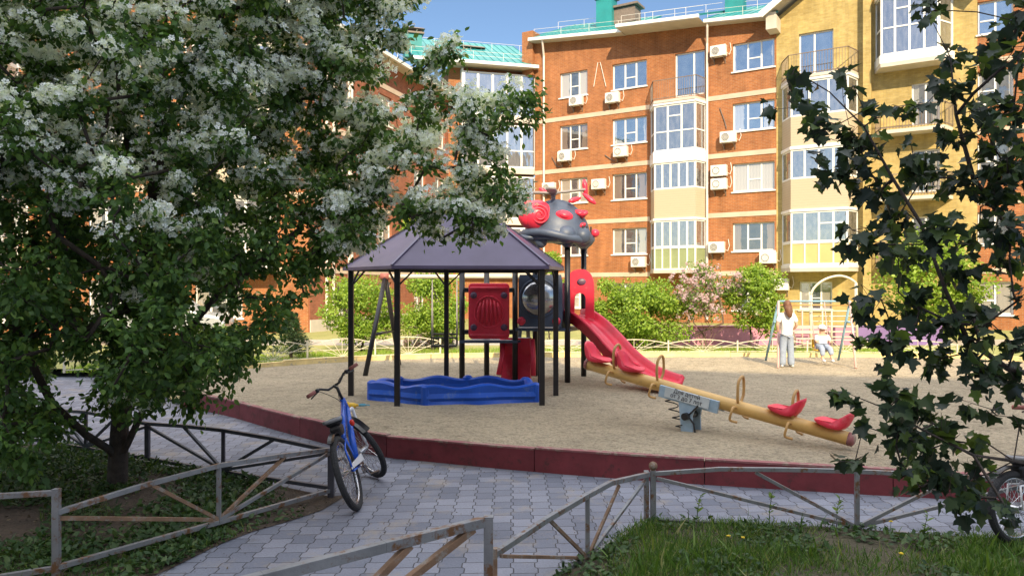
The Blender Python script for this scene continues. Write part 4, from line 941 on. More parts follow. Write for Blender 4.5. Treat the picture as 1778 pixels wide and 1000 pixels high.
for x in (-.36, .30): g = MB(); g.ell((xc + x, yq - .04, zc - .38), (.08, .05, .08), n=14); g.build('knob', M['red_plastic'], bp, smooth=True)
g = MB(); g.box((1.02, 14.5, 1.65), (.06, .75, .9), Matrix.Rotation(-.3, 3, 'Z')); g.build('side_panel', M['grey_plastic'], tw0, bevel=.02)
# red climbing wall under the deck
g = MB(); A = P(872, 590, 14.5); B = P(922, 590, 14.35); zb = SZ
for k in range(5):
    pass
prof = [(0, .98), (-.02, .8), (.03, .6), (-.02, .4), (-.06, .2), (-.10, 0)]
vs = []; fs = []; d = Vector((B.x - A.x, B.y - A.y, 0)); nrm = Vector((d.y, -d.x, 0)).normalized()
for o_, z in prof:
    for s in (0, 1):
        q = T(A, 0) + d * s; vs += [q + nrm * (o_ * -1) + Z * (SZ + z * .84 - .02)]
for k in range(len(prof) - 1): fs.append((2 * k, 2 * k + 1, 2 * k + 3, 2 * k + 2))
g.add(vs, fs); back_ = [v - nrm * .12 for v in vs]; g.add(back_, fs)
for s in (0, 1):
    for k in range(len(prof) - 1): g.add([vs[2 * k + s], vs[2 * k + 2 + s], back_[2 * k + 2 + s], back_[2 * k + s]], [(0, 1, 2, 3)])
cw = g.build('climbing_wall', M['red_plastic'], tw0, bevel=.01)
for tt_ in ([P(872, 589, 14.45) , P(872, 620, 14.35), P(866, 650, 14.2)], [P(924, 589, 14.3), P(926, 620, 14.25), P(926, 652, 14.15)]): g = MB(); g.tube(tt_, .05, 8); g.build('climbing_wall_edge', M['red_plastic'], cw, smooth=True)
# slide
pp = [P(1003, 545, 14.35), P(1025, 549, 14.3), P(1050, 562, 14.25), P(1080, 590, 14.15), P(1105, 617, 14.05), P(1128, 638, 13.95), P(1150, 650, 13.85), P(1172, 659, 13.75), P(1190, 665, 13.68)]
pa = [Vector((1.16, 14.62, 1.44)), Vector((1.32, 14.42, 1.43)), Vector((1.54, 14.14, 1.27)), Vector((1.76, 13.86, 1.03)), Vector((1.96, 13.60, .79)), Vector((2.15, 13.36, .61)), Vector((2.34, 13.12, .48)), Vector((2.53, 12.88, .40)), Vector((2.70, 12.66, .36))]
path = catmull(pa, 5)
prof = [(-.30, .08), (-.33, .11), (-.30, .145), (-.255, .13), (-.235, .04), (-.2, .01), (-.10, 0), (-.05, .03), (0, .035), (.05, .03), (.10, 0), (.2, .01), (.235, .04), (.255, .13), (.30, .145), (.33, .11), (.30, .08), (.27, -.10), (0, -.15), (-.27, -.10)]
g = MB(); g.sweep(path, prof); sl = g.build('slide', M['red_plastic'], tw0, smooth=True); 
for f in (tw0,): pass
g = MB(); tq = Vector((.985, -.38, 0)).normalized(); le = (path[-1] - path[-2]).normalized(); ll = Z.cross(le).normalized(); g.tube([path[-1] + ll * s * .3 + Z * (.11 if abs(s) > .9 else (.0 if abs(s) > .6 else -.015)) for s in (-1, -.8, -.3, 0, .3, .8, 1)], .045, 8); g.build('slide_lip', M['red_plastic'], sl, smooth=True)
# arched red hood at the top of the slide
hc = Vector((1.30, 14.40, 0)); ax = Vector((.93, -.36, 0)).normalized(); la = Vector((.36, .93, 0)).normalized()
def hood():
    g = MB(); lat_ = Vector((1, -.25, 0)).normalized(); z0 = 1.42; out_ = []; inn = []; n = 22
    cx = hc.copy()
    for k in range(n + 1):
        t = math.pi * k / n; sx_ = math.cos(t); sz_ = math.sin(t)
        e = 2.6
        ox = math.copysign(abs(sx_) ** (2 / e), sx_) * .27; oz = abs(sz_) ** (2 / e) * .42 + .52
        ix = math.copysign(abs(sx_) ** (2 / e), sx_) * .13; iz = abs(sz_) ** (2 / e) * .14 + .34
        out_.append((ox + .02, oz)); inn.append((ix * .85 + .02, iz))
    out_ = [(.29, 0)] + out_ + [(-.25, 0)]; inn = [(.12, 0)] + inn + [(-.1, 0)]
    for k in range(len(out_) - 1):
        q = [out_[k], out_[k + 1], inn[k + 1], inn[k]]
        g.prism([cx + lat_ * x + Z * (z0 + z) for x, z in q], Vector((.2, .9, 0)) * .05, Vector((.2, .9, 0)) * -.05)
    return g.build('slide_hood', M['red_plastic'], tw0)
hd = hood()
g = MB(); hp = hc + Vector((.05, -.06, 1.42 + .70)); g.ell(hp, (.10, .03, .07), n=14); g.build('hood_emblem', M['purple_plastic'], hd, smooth=True)
# helicopter shaped roof
hcx = Vector((1.0, 14.5, 0))
def dome(p, d):
    q = p.copy()
    if d.z < 0.15: q.x *= 1.0 + .10 * (0.15 - d.z); q.y *= 1.06
    if d.x > 0.3 and d.z < .55: q.z -= .10 * (d.x - .3); q.x += .05
    return q
g = MB(); g.ell((.86, 14.5, 3.0), (.62, .66, .72), n=32, zc=-.12, fn=dome); hl = g.build('helicopter_roof', M['grey_plastic'], tw0, smooth=True)
g = MB()
brim = [(.86 + .68 * math.cos(t) , 14.5 + .70 * math.sin(t), 2.98 - .07 * math.cos(t) + .03 * math.cos(3 * t)) for t in np.linspace(0, 2 * math.pi, 41)[:-1]]; g.tube(brim, .075, 10, closed=True)
g.ell((.34, 14.4, 2.95), (.34, .42, .10), n=20); g.ell((1.38, 14.35, 2.93), (.20, .32, .17), n=18)
g.build('roof_brim', M['grey_plastic'], hl, smooth=True)
for (x, y) in (tp['d'], tp['e'], tp['f'], (.55, 14.1)):
    g = MB(); g.ell((x, y, 2.92), (.13, .13, .17), n=14); g.build('post_socket', M['grey_plastic'], hl, smooth=True)
g = MB(); g.ell((1.0, 13.93, 3.0), (.20, .18, .17), n=14); g.ell((1.32, 14.05, 2.98), (.18, .2, .17), n=14); g.build('roof_claw', M['grey_plastic'], hl, smooth=True)
# engine (red) at left with spiral
ec = P(934, 374, 14.0)
g = MB(); rotE = Matrix.Rotation(R(-28), 3, 'Z'); g.ell(ec + Vector((0, .18, 0)), (.29, .34, .31), rotE, n=22); g.ell(ec + Vector((-.16, .18, .03)), (.2, .3, .27), rotE, n=16); en = g.build('engine', M['red_plastic'], hl, smooth=True)
sp_ = []
for t in np.linspace(0, 2 * math.pi * 2.4, 60): r = .04 + .15 * t / (2 * math.pi * 2.4); sp_.append(ec + Vector((r * math.cos(t) + .03, -.15 + .06 * (r / .2) ** 2, r * math.sin(t))))
g = MB(); g.tube(sp_, .014, 6); g.build('engine_spiral', M['red_plastic'], en, smooth=True)
g = MB(); tipE = P(916, 343, 14.05); g.tube([P(922, 368, 14.1), P(915, 352, 14.08), tipE], [.12, .075, .02], 10); g.build('engine_fin', M['red_plastic'], en, smooth=True)
# eyes, fins and nose
for px, py, r1, r2 in ((980, 374, .17, .10), (1007, 371, .13, .085)):
    c = P(px, py, 13.90 if px < 990 else 14.12); g = MB(); g.ell(c + Vector((0, .06, 0)), (r1, .08, r2), Matrix.Rotation(R(12), 3, 'Y'), n=16); e_ = g.build('eye', M['red_plastic'], hl, smooth=True)
    g = MB(); g.ell(c + Vector((0, .0, 0)), (r1 * .6, .04, r2 * .5), Matrix.Rotation(R(12), 3, 'Y'), n=12); g.build('eye_lens', M['red_plastic'], e_, smooth=True)
g = MB(); g.ell(P(1033, 405, 14.3), (.09, .09, .08), n=12); g.build('nose', M['red_plastic'], hl, smooth=True)
for px, py in ((1014, 372), (1010, 392)): g = MB(); g.ell(P(px, py, 14.1), (.09, .12, .05), Matrix.Rotation(R(-30), 3, 'Y'), n=12); g.build('fin', M['red_plastic'], hl, smooth=True)
for k in range(3): g = MB(); q = P(1012 + k * 7, 398 + k, 13.95 + k * .12); g.bar(q + Z * .07, q - Z * .07, .03); g.build('grille_bar', M['black'], hl, bevel=.005)
# rotor
g = MB(); hub = Vector((.80, 14.45, 3.72)); g.tube([hub - Z * .14, hub + Z * .16], .045, 10); g.ell(hub + Z * .12, (.09, .09, .06), n=12); ro = g.build('rotor', M['blade_grey'], hl, smooth=True)
for ang, tilt, tipc in ((172, 0.03, True), (8, .12, True), (262, .02, False)):
    d = Vector((math.cos(R(ang)), math.sin(R(ang)), tilt)); s = Vector((-math.sin(R(ang)), math.cos(R(ang)), 0)); g = MB(); o0 = hub + Z * .12
    L = .62; pts = [o0 + s * .05, o0 + d * .25 + s * .1, o0 + d * L + s * .09, o0 + d * (L + .05), o0 + d * L - s * .09, o0 + d * .25 - s * .1, o0 - s * .05]
    g.prism(pts, Z * .02, Z * -.02); bl_ = g.build('rotor_blade', M['blade_grey'], ro, bevel=.008) 
def paddle(a, b, r):
    g = MB(); a = Vector(a); b = Vector(b); g.tube([a, a.lerp(b, .25), a.lerp(b, .7), b], [r * .35, r * .8, r, r * .4], 10); g.build('rotor_paddle', M['red_plastic'], ro, smooth=True)
paddle(P(1018, 342, 14.5), P(1014, 312, 14.5), .055); paddle(P(1012, 336, 14.4), P(1034, 354, 14.3), .055); paddle(P(1008, 344, 14.3), P(988, 350, 14.1), .055); paddle(P(950, 336, 14.5), P(936, 327, 14.5), .05); paddle(P(1000, 372, 14.7), P(1020, 367, 14.7), .05)
# ================================================================= seesaw
ss = thing('seesaw', (2.39, 9.28, SZ), 'yellow beam seesaw with four red seats, its right end low on the sand', 'seesaw')
SL = Vector((1.065, 10.35, .935)); SR = Vector((3.72, 8.21, .337)); sd_ = (SR - SL).normalized(); sl_lat = sd_.cross(Z).normalized(); su = sl_lat.cross(sd_).normalized()
if su.z < 0: su = -su
LEN = (SR - SL).length
g = MB(); g.tube([SL, SL.lerp(SR, .3), SL.lerp(SR, .6), SR], [.072, .082, .082, .075], 18); bmn = g.build('beam', M['seesaw_yellow'], ss, smooth=True)
for e, dd in ((SL, -1), (SR, 1)): g = MB(); g.tube([e + sd_ * dd * -.01, e + sd_ * dd * .04, e + sd_ * dd * .06], [.078, .074, .04], 16); g.build('end_cap', M['kerb_top'], bmn, smooth=True)
def seat(s, flip):
    c = SL.lerp(SR, s) + su * .085; f = sd_ * flip           # f points to the middle
    prof = [(-.215, .235), (-.185, .25), (-.10, .07), (-.03, .03), (.10, .035), (.20, .055), (.215, .035), (.19, .01), (.02, -.015), (-.10, -.015), (-.17, .03)]
    n = 9; vs = []; fs = []; m = len(prof)
    for k in range(n):
        q = -1 + 2 * k / (n - 1); wv = .14 * q
        for a_, b__ in prof:
            dish = .025 * q * q if b__ > .02 else 0; ta = 1 - .18 * q * q if a_ < 0 else 1 - .25 * q * q
            vs.append(c + f * (a_ * ta) + su * (b__ * (1 - .2 * q * q) + dish) + sl_lat * wv * (1 if a_ > -.1 else .85))
    for k in range(n - 1):
        for j in range(m): fs.append((k * m + j, k * m + (j + 1) % m, (k + 1) * m + (j + 1) % m, (k + 1) * m + j))
    fs.append(tuple(range(m))[::-1]); fs.append(tuple((n - 1) * m + j for j in range(m)))
    g = MB(); g.add(vs, fs); g.build('seat', M['red_plastic'], ss, smooth=True, bevel=0, sub=1)
def handle(s):
    c = SL.lerp(SR, s); g = MB(); g2 = []
    # upper loop
    pts = [c + sl_lat * .03 + su * .04, c + sl_lat * .09 + su * .15, c + sl_lat * .085 + su * .30 - sd_ * .02, c + sl_lat * .03 + su * .37 - sd_ * .02, c - sl_lat * .03 + su * .37 - sd_ * .02, c - sl_lat * .085 + su * .30 - sd_ * .02, c - sl_lat * .09 + su * .15, c - sl_lat * .03 + su * .04]
    g.tube(catmull(pts, 4), .018, 8)
    g.build('handle', M['handle_wood'], ss, smooth=True)
    for sg in (-1, 1):
        g = MB(); pts = [c + sl_lat * sg * .07, c + sl_lat * sg * .17 + su * .02, c + sl_lat * sg * .21 - su * .05, c + sl_lat * sg * .20 - su * .13 + sd_ * .0, c + sl_lat * sg * .17 - su * .14 + sd_ * .08]
        g.tube(catmull(pts, 4), .015, 8); g.build('foot_rest', M['handle_wood'], ss, smooth=True)
seat(.035, 1); seat(.185, 1); seat(.79, -1); seat(.945, -1)
for s in (.125, .315, .63, .82): handle(s)
pv = SL.lerp(SR, .455)
base = Vector((pv.x - .02, pv.y - .02, SZ)); g = MB()
yd = Vector((0, -1, 0))
latp = -sl_lat if sl_lat.y > 0 else sl_lat
g.prism([base + sd_ * -.08 + Z * -.05, base + sd_ * .08 + Z * -.05, base + sd_ * .07 + Z * .2, T(base, 0) + sd_ * .13 + Z * (pv.z - .06), T(base, 0) + sd_ * -.13 + Z * (pv.z + .0), base + sd_ * -.10 + Z * .2], latp * .10, latp * .13)
g.prism([base + sd_ * -.08 + Z * -.05, base + sd_ * .08 + Z * -.05, base + sd_ * .07 + Z * .2, T(base, 0) + sd_ * .13 + Z * (pv.z - .06), T(base, 0) + sd_ * -.13 + Z * (pv.z + .0), base + sd_ * -.10 + Z * .2], latp * -.10, latp * -.13)
st_ = g.build('stand', M['pale_blue'], ss, bevel=.004)
g = MB(); g.lathe([(.045, -.2), (.045, .2)], 14, Matrix.Translation(T(base, SZ + .19)) @ latp.to_track_quat('Z', 'Y').to_matrix().to_4x4()); g.build('axle', M['black'], st_, smooth=False)
pq = pv + latp * .155; g = MB(); g.prism([pq + sd_ * x + su * z for x, z in ((-.30, -.09), (.30, -.09), (.30, .045), (-.30, .045))], latp * 0, latp * .014); sg_ = g.build('sign_plate', M['sign_white'], ss, bevel=.003)
g = MB(); g.prism([pv + sd_ * x + su * z for x, z in ((-.40, -.12), (.40, -.12), (.40, .03), (-.40, .03))], latp * .125, latp * .085); g.prism([pv + sd_ * x + su * z for x, z in ((-.40, -.12), (.40, -.12), (.40, .03), (-.40, .03))], latp * -.125, latp * -.085); g.build('beam_cradle', M['pale_blue'], ss)
for ln, zz in (('Для детей', -.005), ('от 3 до 7 лет', -.068)):
    tcu = bpy.data.curves.new('sign_text', 'FONT'); tcu.body = ln; tcu.size = .072; tcu.align_x = 'CENTER'; tcu.extrude = .0012; tcu.materials.append(M['ink'])
    to = bpy.data.objects.new('sign_text', tcu); col.objects.link(to)
    dg = bpy.context.evaluated_depsgraph_get(); me = bpy.data.meshes.new_from_object(to.evaluated_get(dg)); bpy.data.objects.remove(to)
    mo = bpy.data.objects.new('lettering', me); col.objects.link(mo)
    xx = sd_; nn_ = latp; yy = nn_.cross(xx).normalized(); mt = Matrix((xx, yy, nn_)).transposed().to_4x4(); mt.translation = pq + su * zz + latp * .017 - Vector(ss['base']); mo.matrix_basis = mt; mo.parent = sg_
for side in (-1,):
    c = SL.lerp(SR, .36); cb = Vector((2.02, 9.62, SZ)); 
    cb = G(1186, 747, SZ); ct = pv + sd_ * -.34 - Z * .1; g = MB(); pts = []
    for k in range(61):
        t = k / 60; q = cb.lerp(ct, t); a_ = t * 2 * math.pi * 4.2; pts.append(q + Vector((.07 * math.cos(a_), .07 * math.sin(a_), 0)))
    g.tube(pts, .008, 6); g.build('spring', M['black'], ss, smooth=True)
g = MB(); q = base + latp * .14; g.tube([q + sd_ * .16 + Z * .36, q + sd_ * .02 + Z * .2, q + sd_ * .10 + Z * .12, q + sd_ * .12 + Z * .0], .012, 6); g.build('damper', M['black'], ss)
# ================================================================= swings
def tubeobj(name, pts, r, mat, parent, n=10):
    g = MB(); g.tube(pts, r, n); return g.build(name, M[mat], parent, smooth=True)
sw = thing('swing_frame', (-2.6, 16.2, SZ), 'dark A-frame swing with white crossbar standing behind the gazebo', 'swing')
ap = P(669, 480, 16.1); ap2 = Vector((.30, 16.6, ap.z)); fA = G(634, 653, SZ); fB = Vector((-2.62, 17.3, SZ)); off2 = ap2 - ap
tubeobj('leg', [fA, ap], .05, 'black', sw); tubeobj('leg', [fB, ap], .05, 'black', sw); tubeobj('leg', [T(fA + off2, SZ), ap2], .05, 'black', sw); tubeobj('leg', [T(fB + off2, SZ), ap2], .05, 'black', sw)
tubeobj('crossbar', [ap, ap2], .045, 'fence_white', sw); tubeobj('apex_joint', [ap - Vector((.1, 0, 0)), ap + Vector((.08, 0, 0))], .075, 'grip_red', sw)
tubeobj('brace', [fA.lerp(ap, .4), fB.lerp(ap, .4)], .03, 'black', sw)
swc = P(772, 560, 16.3)
for dxs in (.0,):
    sx0 = swc.x
    for s_ in (-.27, .27):
        for y_ in (-.16, .16): tubeobj('chain', [Vector((sx0 + s_, 16.3, ap.z - .04)), Vector((sx0 + s_, 16.3 + y_, .75))], .012, 'blade_grey', sw, 6)
    g = MB(); g.box((sx0, 16.3, .74), (.56, .36, .04)); g.box((sx0, 16.48, .98), (.56, .03, .04)); g.box((sx0, 16.13, .92), (.56, .03, .03))
    for k in range(6): g.bar((sx0 - .26 + k * .104, 16.48, .74), (sx0 - .26 + k * .104, 16.48, 1.0), .016)
    for s_ in (-.27, .27): g.box((sx0 + s_, 16.3, .94), (.03, .36, .03)); g.bar((sx0 + s_, 16.13, .74), (sx0 + s_, 16.13, .94), .02)
    g.build('swing_seat', M['black'], sw, bevel=.005)
sb = thing('swing_frame', (7.0, 17.2, SZ), 'light blue and pink painted children swing frame in the sun beside the woman', 'swing')
yb = 17.6; zt = P(1400, 523, yb).z
la0, lb0 = P(1352, 523, yb), P(1476, 523, yb)
tubeobj('crossbar', [la0, lb0], .022, 'swing_blue', sb); tubeobj('crossbar', [la0 - Z * .09, lb0 - Z * .09], .02, 'handle_wood', sb)
for e, s_ in ((la0, -1), (lb0, 1)):
    tubeobj('leg', [e, T(G(1351 if s_ < 0 else 1486, 639, SZ), SZ)], .028, 'swing_pink', sb); tubeobj('leg', [e, Vector((e.x + .05 * s_, yb + .75, SZ))], .028, 'swing_blue', sb)
    tubeobj('brace', [e + Vector((.06 * s_, .1, -.5)), e + Vector((.02, .3, -.5))], .025, 'swing_blue', sb)
chx = P(1435, 600, 17.1).x
for s_ in (-.16, .16): tubeobj('hanger', [Vector((chx + s_, yb, zt)), Vector((chx + s_, 17.35, .58))], .012, 'swing_pink', sb, 6)
g = MB(); g.box((chx, 17.35, .56), (.36, .28, .03)); g.box((chx, 17.49, .70), (.36, .02, .2)); g.build('swing_seat', M['toy_yellow'], sb, bevel=.01)
# climbing bars and arch beyond
ca = thing('climbing_arch', (9.0, 24.2, .2), 'pale bent pipe climbing arch in front of the yellow wall', 'climbing frame')
yy_ = 22.3; arc = [P(px, py, yy_) for px, py in ((1408, 512), (1412, 502), (1424, 490), (1440, 482), (1458, 479), (1474, 483), (1486, 491))]; tubeobj('arch_pipe', catmull(arc, 4) , .035, 'fence_white', ca); tubeobj('leg', [P(1408, 512, yy_), T(P(1408, 512, yy_), .2)], .045, 'fence_white', ca); tubeobj('leg', [P(1486, 491, yy_), T(P(1488, 491, yy_), .2)], .045, 'fence_white', ca)
for k in range(6): q = P(1408, 540 + k * 9, yy_); tubeobj('rung', [q, Vector((P(1486, 0, yy_).x, yy_, q.z))], .02, 'fence_white', ca, 6)
for px in (1378, 1393, 1428, 1444): tubeobj('upright', [P(px, 538, yy_ - .2), T(P(px, 0, yy_ - .2), .2)], .025, 'swing_pink' if px % 2 else 'fence_white', ca, 6)
tubeobj('top_bar', [P(1376, 538, yy_ - .2), P(1446, 538, yy_ - .2)], .025, 'fence_white', ca, 6)
bn = thing('park_bench', (7.7, 20.9, .2), 'small pale slatted bench with curled metal sides behind the swing child', 'bench')
bx0 = P(1398, 600, 20.8).x
for k in range(3): g = MB(); g.box((bx0 + .2, 20.8 + k * .12, .58), (.95, .09, .03)); g.build('seat_slat', M['swing_pink'], bn)
for k in range(2): g = MB(); g.box((bx0 + .2, 21.14, .75 + k * .14), (.95, .03, .09)); g.build('backrest_slat', M['swing_pink'], bn)
for s_ in (-.3, .7):
    g = MB(); pts = [(bx0 + s_, 20.75, .2), (bx0 + s_, 20.72, .6), (bx0 + s_, 20.85, .76), (bx0 + s_, 21.1, .72), (bx0 + s_, 21.15, .2)]; g.tube(pts, .018, 6); g.build('side_frame', M['railing'], bn)
# painted low wall
pw = thing('low_wall', (7, 23.6, .2), 'low wall painted pink and purple in front of the buildings', 'wall')
for xa, xb, mt_ in ((2.6, 5.8, 'pink_wall'), (5.805, 8.6, 'pink_wall'), (8.605, 10.75, 'pink_wall'), (10.755, 13.6, 'purple_wall')):
    g = MB(); g.box(((xa + xb) / 2, 23.6, .48), (xb - xa, .18, .60)); g.box(((xa + xb) / 2, 23.6, .795), (xb - xa, .24, .03)); g.build('wall_section', M[mt_], pw, bevel=.01)
lb = G(756, 604, .2); lbx = thing('litter_bin', tuple(lb), 'green metal litter bin standing behind the swing', 'bin')
g = MB(); g.lathe([(.16, .05), (.2, .7), (.205, .7), (.19, .66), (.15, .08)], 16, Matrix.Translation(lb)); g.build('bucket', M['bin_green'], lbx)
g = MB(); g.tube([lb + Vector((-.25, 0, 0)), lb + Vector((-.25, 0, .8)), lb + Vector((0, 0, .88)), lb + Vector((.25, 0, .8)), lb + Vector((.25, 0, 0))], .018, 6); g.build('stand', M['blade_grey'], lbx)
# parked cars glimpsed through the tree
def car(name_label, loc, ang, mat):
    t = thing('parked_car', loc, name_label, 'car', None, (0, 0, ang)); 
    side = [(-2.1, .35), (-2.15, .75), (-1.9, .95), (-1.35, 1.02), (-.75, 1.42), (.6, 1.45), (1.25, 1.0), (1.95, .88), (2.12, .65), (2.1, .35)]
    g = MB(); g.prism([(x, 0, z) for x, z in side], (0, .82, 0), (0, -.82, 0)); g.build('body', mat, t, local=True, bevel=.08)
    for s_ in (-1, 1):
        g = MB(); g.prism([(x, 0, z) for x, z in ((-1.15, 1.03), (-.7, 1.36), (.52, 1.38), (1.02, 1.03))], (0, .845 * s_, 0), (0, .83 * s_, 0)); g.build('side_window', M['glass_dim'], t, local=True)
        for x in (-1.3, 1.3):
            g = MB(); mt = Matrix.Translation((x, .78 * s_, .33)) @ Matrix.Rotation(R(90), 4, 'X'); g.lathe([(.33, -.1), (.33, .1)], 22, mt); wl = g.build('wheel', M['rubber'], t, local=True)
            g = MB(); g.lathe([(.2, -.12), (.2, .12)], 18, mt); g.build('rim', M['chrome'], wl, local=True)
        g = MB(); g.box((2.1, .6 * s_, .68), (.06, .3, .14)); g.build('headlight', M['chrome'], t, local=True)
    return t
M['car_silver'] = paint('car_silver', (0.5, 0.52, 0.54), .25, .05, 3, metal=.4); M['car_white'] = paint('car_white', (0.75, .75, .74), .25, .04, 3)
car('silver car parked behind the apple tree', (-11.5, 24.6, .2), R(8), M['car_silver'])
# ================================================================= people
def skin(name, joints, edges, parent, mat, sub=2):
    me = bpy.data.meshes.new(name); off = Vector(parent['base'])
    me.from_pydata([tuple(Vector(j[:3]) - off) for j in joints], edges, []); me.materials.append(mat)
    o = bpy.data.objects.new(name, me); col.objects.link(o); o.parent = parent; o['base'] = list(parent['base'])
    s = o.modifiers.new('skin', 'SKIN'); s.use_smooth_shade = True
    for i, j in enumerate(joints):
        r = j[3] if isinstance(j[3], tuple) else (j[3], j[3]); me.skin_vertices[0].data[i].radius = r; me.skin_vertices[0].data[i].use_root = (i == 0)
    m = o.modifiers.new('sub', 'SUBSURF'); m.levels = sub; m.render_levels = sub; return o
wp = G(1366, 637, SZ); wm = thing('person', tuple(wp), 'woman with reddish brown hair seen from behind in white shirt and pale blue jeans', 'person')
def W(x, y, z, r): k = .86; return (wp.x + x * k, wp.y + y * k, SZ + z * k, r * k if not isinstance(r, tuple) else (r[0] * k, r[1] * k))
body = [W(0, 0, .90, (.11, .08)), W(0, 0, 1.10, (.10, .07)), W(0, 0, 1.30, (.12, .08)), W(0, 0, 1.40, (.08, .06)), W(0, -.01, 1.48, .05), W(0, -.01, 1.56, (.075, .085)), W(0, -.01, 1.66, (.06, .07)),
    W(-.19, 0, 1.36, .05), W(-.25, -.02, 1.10, .04), W(-.20, .10, .92, .032), W(-.15, .20, .95, .03), W(.19, 0, 1.36, .05), W(.26, -.02, 1.10, .04), W(.22, .10, .98, .032), W(.15, .2, 1.02, .03),
    W(-.09, 0, .80, .085), W(-.11, 0, .45, .06), W(-.12, .02, .09, .04), W(-.13, .12, .04, .035), W(.09, 0, .80, .085), W(.12, .02, .45, .06), W(.13, .0, .09, .04), W(.15, .10, .04, .035)]
be = [(0, 1), (1, 2), (2, 3), (3, 4), (4, 5), (5, 6), (2, 7), (7, 8), (8, 9), (9, 10), (2, 11), (11, 12), (12, 13), (13, 14), (0, 15), (15, 16), (16, 17), (17, 18), (0, 19), (19, 20), (20, 21), (21, 22)]
skin('body', body, be, wm, M['skin'])
skin('shirt', [W(0, 0, 1.08, (.165, .125)), W(0, 0, .77, (.19, .15)), W(0, 0, 1.30, (.165, .115)), W(0, 0, 1.42, (.085, .07)), W(-.17, 0, 1.36, .075), W(-.235, -.02, 1.15, .078), W(.17, 0, 1.36, .075), W(.245, -.02, 1.15, .078)], [(1, 0), (0, 2), (2, 3), (2, 4), (4, 5), (2, 6), (6, 7)], wm, M['shirt'])
skin('jeans', [W(0, 0, .94, (.15, .12)), W(-.08, 0, .76, .105), W(-.10, 0, .42, .092), W(-.115, .01, .02, .095), W(.08, 0, .76, .105), W(.105, .01, .42, .092), W(.12, 0, .02, .095)], [(0, 1), (1, 2), (2, 3), (0, 4), (4, 5), (5, 6)], wm, M['jeans'])
g = MB(); hp = Vector(W(0, -.04, 1.62, 0)[:3]); g.ell(hp, (.088, .10, .12), n=16); g.tube([hp + Vector((0, -.05, -.02)), hp + Vector((0, -.075, -.10)), hp + Vector((.01, -.10, -.19)), hp + Vector((.02, -.11, -.25)), hp + Vector((.03, -.11, -.28))], [.085, .082, .07, .045, .015], 12); g.build('hair', M['hair'], wm, smooth=True)
for s_ in (-.13, .14): g = MB(); g.ell(Vector(W(s_, .06, .035, 0)[:3]), (.045, .12, .035), n=12); g.build('shoe', M['shirt'], wm, smooth=True)
cp = Vector((chx, 17.35, SZ)); cw_ = thing('person', tuple(cp), 'small child in pale cap and light clothes sitting on the swing', 'person')
def K(x, y, z, r): return (cp.x + x, cp.y + y, z - .10, r)
skin('body', [K(0, 0, .75, (.10, .09)), K(0, 0, .90, (.09, .075)), K(0, 0, 1.0, (.06, .05)), K(0, 0, 1.05, .04), K(0, -.01, 1.12, (.075, .08)), K(0, -.01, 1.2, .05), K(-.11, 0, .99, .035), K(-.16, -.05, .87, .03), K(-.15, -.14, .84, .025), K(.11, 0, .99, .035), K(.16, -.05, .87, .03), K(.15, -.14, .84, .025),
    K(-.07, -.05, .72, .06), K(-.09, -.24, .70, .05), K(-.10, -.28, .48, .035), K(-.10, -.34, .44, .03), K(.07, -.05, .72, .06), K(.09, -.24, .70, .05), K(.10, -.30, .50, .035), K(.10, -.36, .46, .03)],
    [(0, 1), (1, 2), (2, 3), (3, 4), (4, 5), (2, 6), (6, 7), (7, 8), (2, 9), (9, 10), (10, 11), (0, 12), (12, 13), (13, 14), (14, 15), (0, 16), (16, 17), (17, 18), (18, 19)], cw_, M['skin'])
skin('top', [K(0, 0, .88, (.125, .105)), K(0, 0, .76, (.12, .11)), K(0, 0, .99, (.10, .08)), K(-.12, 0, .98, .05), K(-.165, -.06, .87, .045), K(.12, 0, .98, .05), K(.165, -.06, .87, .045)], [(1, 0), (0, 2), (2, 3), (3, 4), (2, 5), (5, 6)], cw_, M['shirt'])
skin('trousers', [K(0, 0, .73, (.11, .10)), K(-.07, -.07, .72, .08), K(-.09, -.25, .70, .065), K(-.10, -.28, .53, .06), K(.07, -.07, .72, .08), K(.09, -.25, .70, .065), K(.10, -.30, .55, .06)], [(0, 1), (1, 2), (2, 3), (0, 4), (4, 5), (5, 6)], cw_, M['jeans'])
g = MB(); c_ = Vector((cp.x, cp.y - .01, 1.065)); g.ell(c_, (.095, .10, .09), n=16, zc=-.15); g.ell(c_ + Vector((0, -.10, -.005)), (.07, .06, .012), n=12); g.build('cap', M['shirt'], cw_, smooth=True)
for s_ in (-.10, .10): g = MB(); g.ell((cp.x + s_, cp.y - .35, .34), (.035, .07, .035), n=10); g.build('shoe', M['bike_white'], cw_, smooth=True)
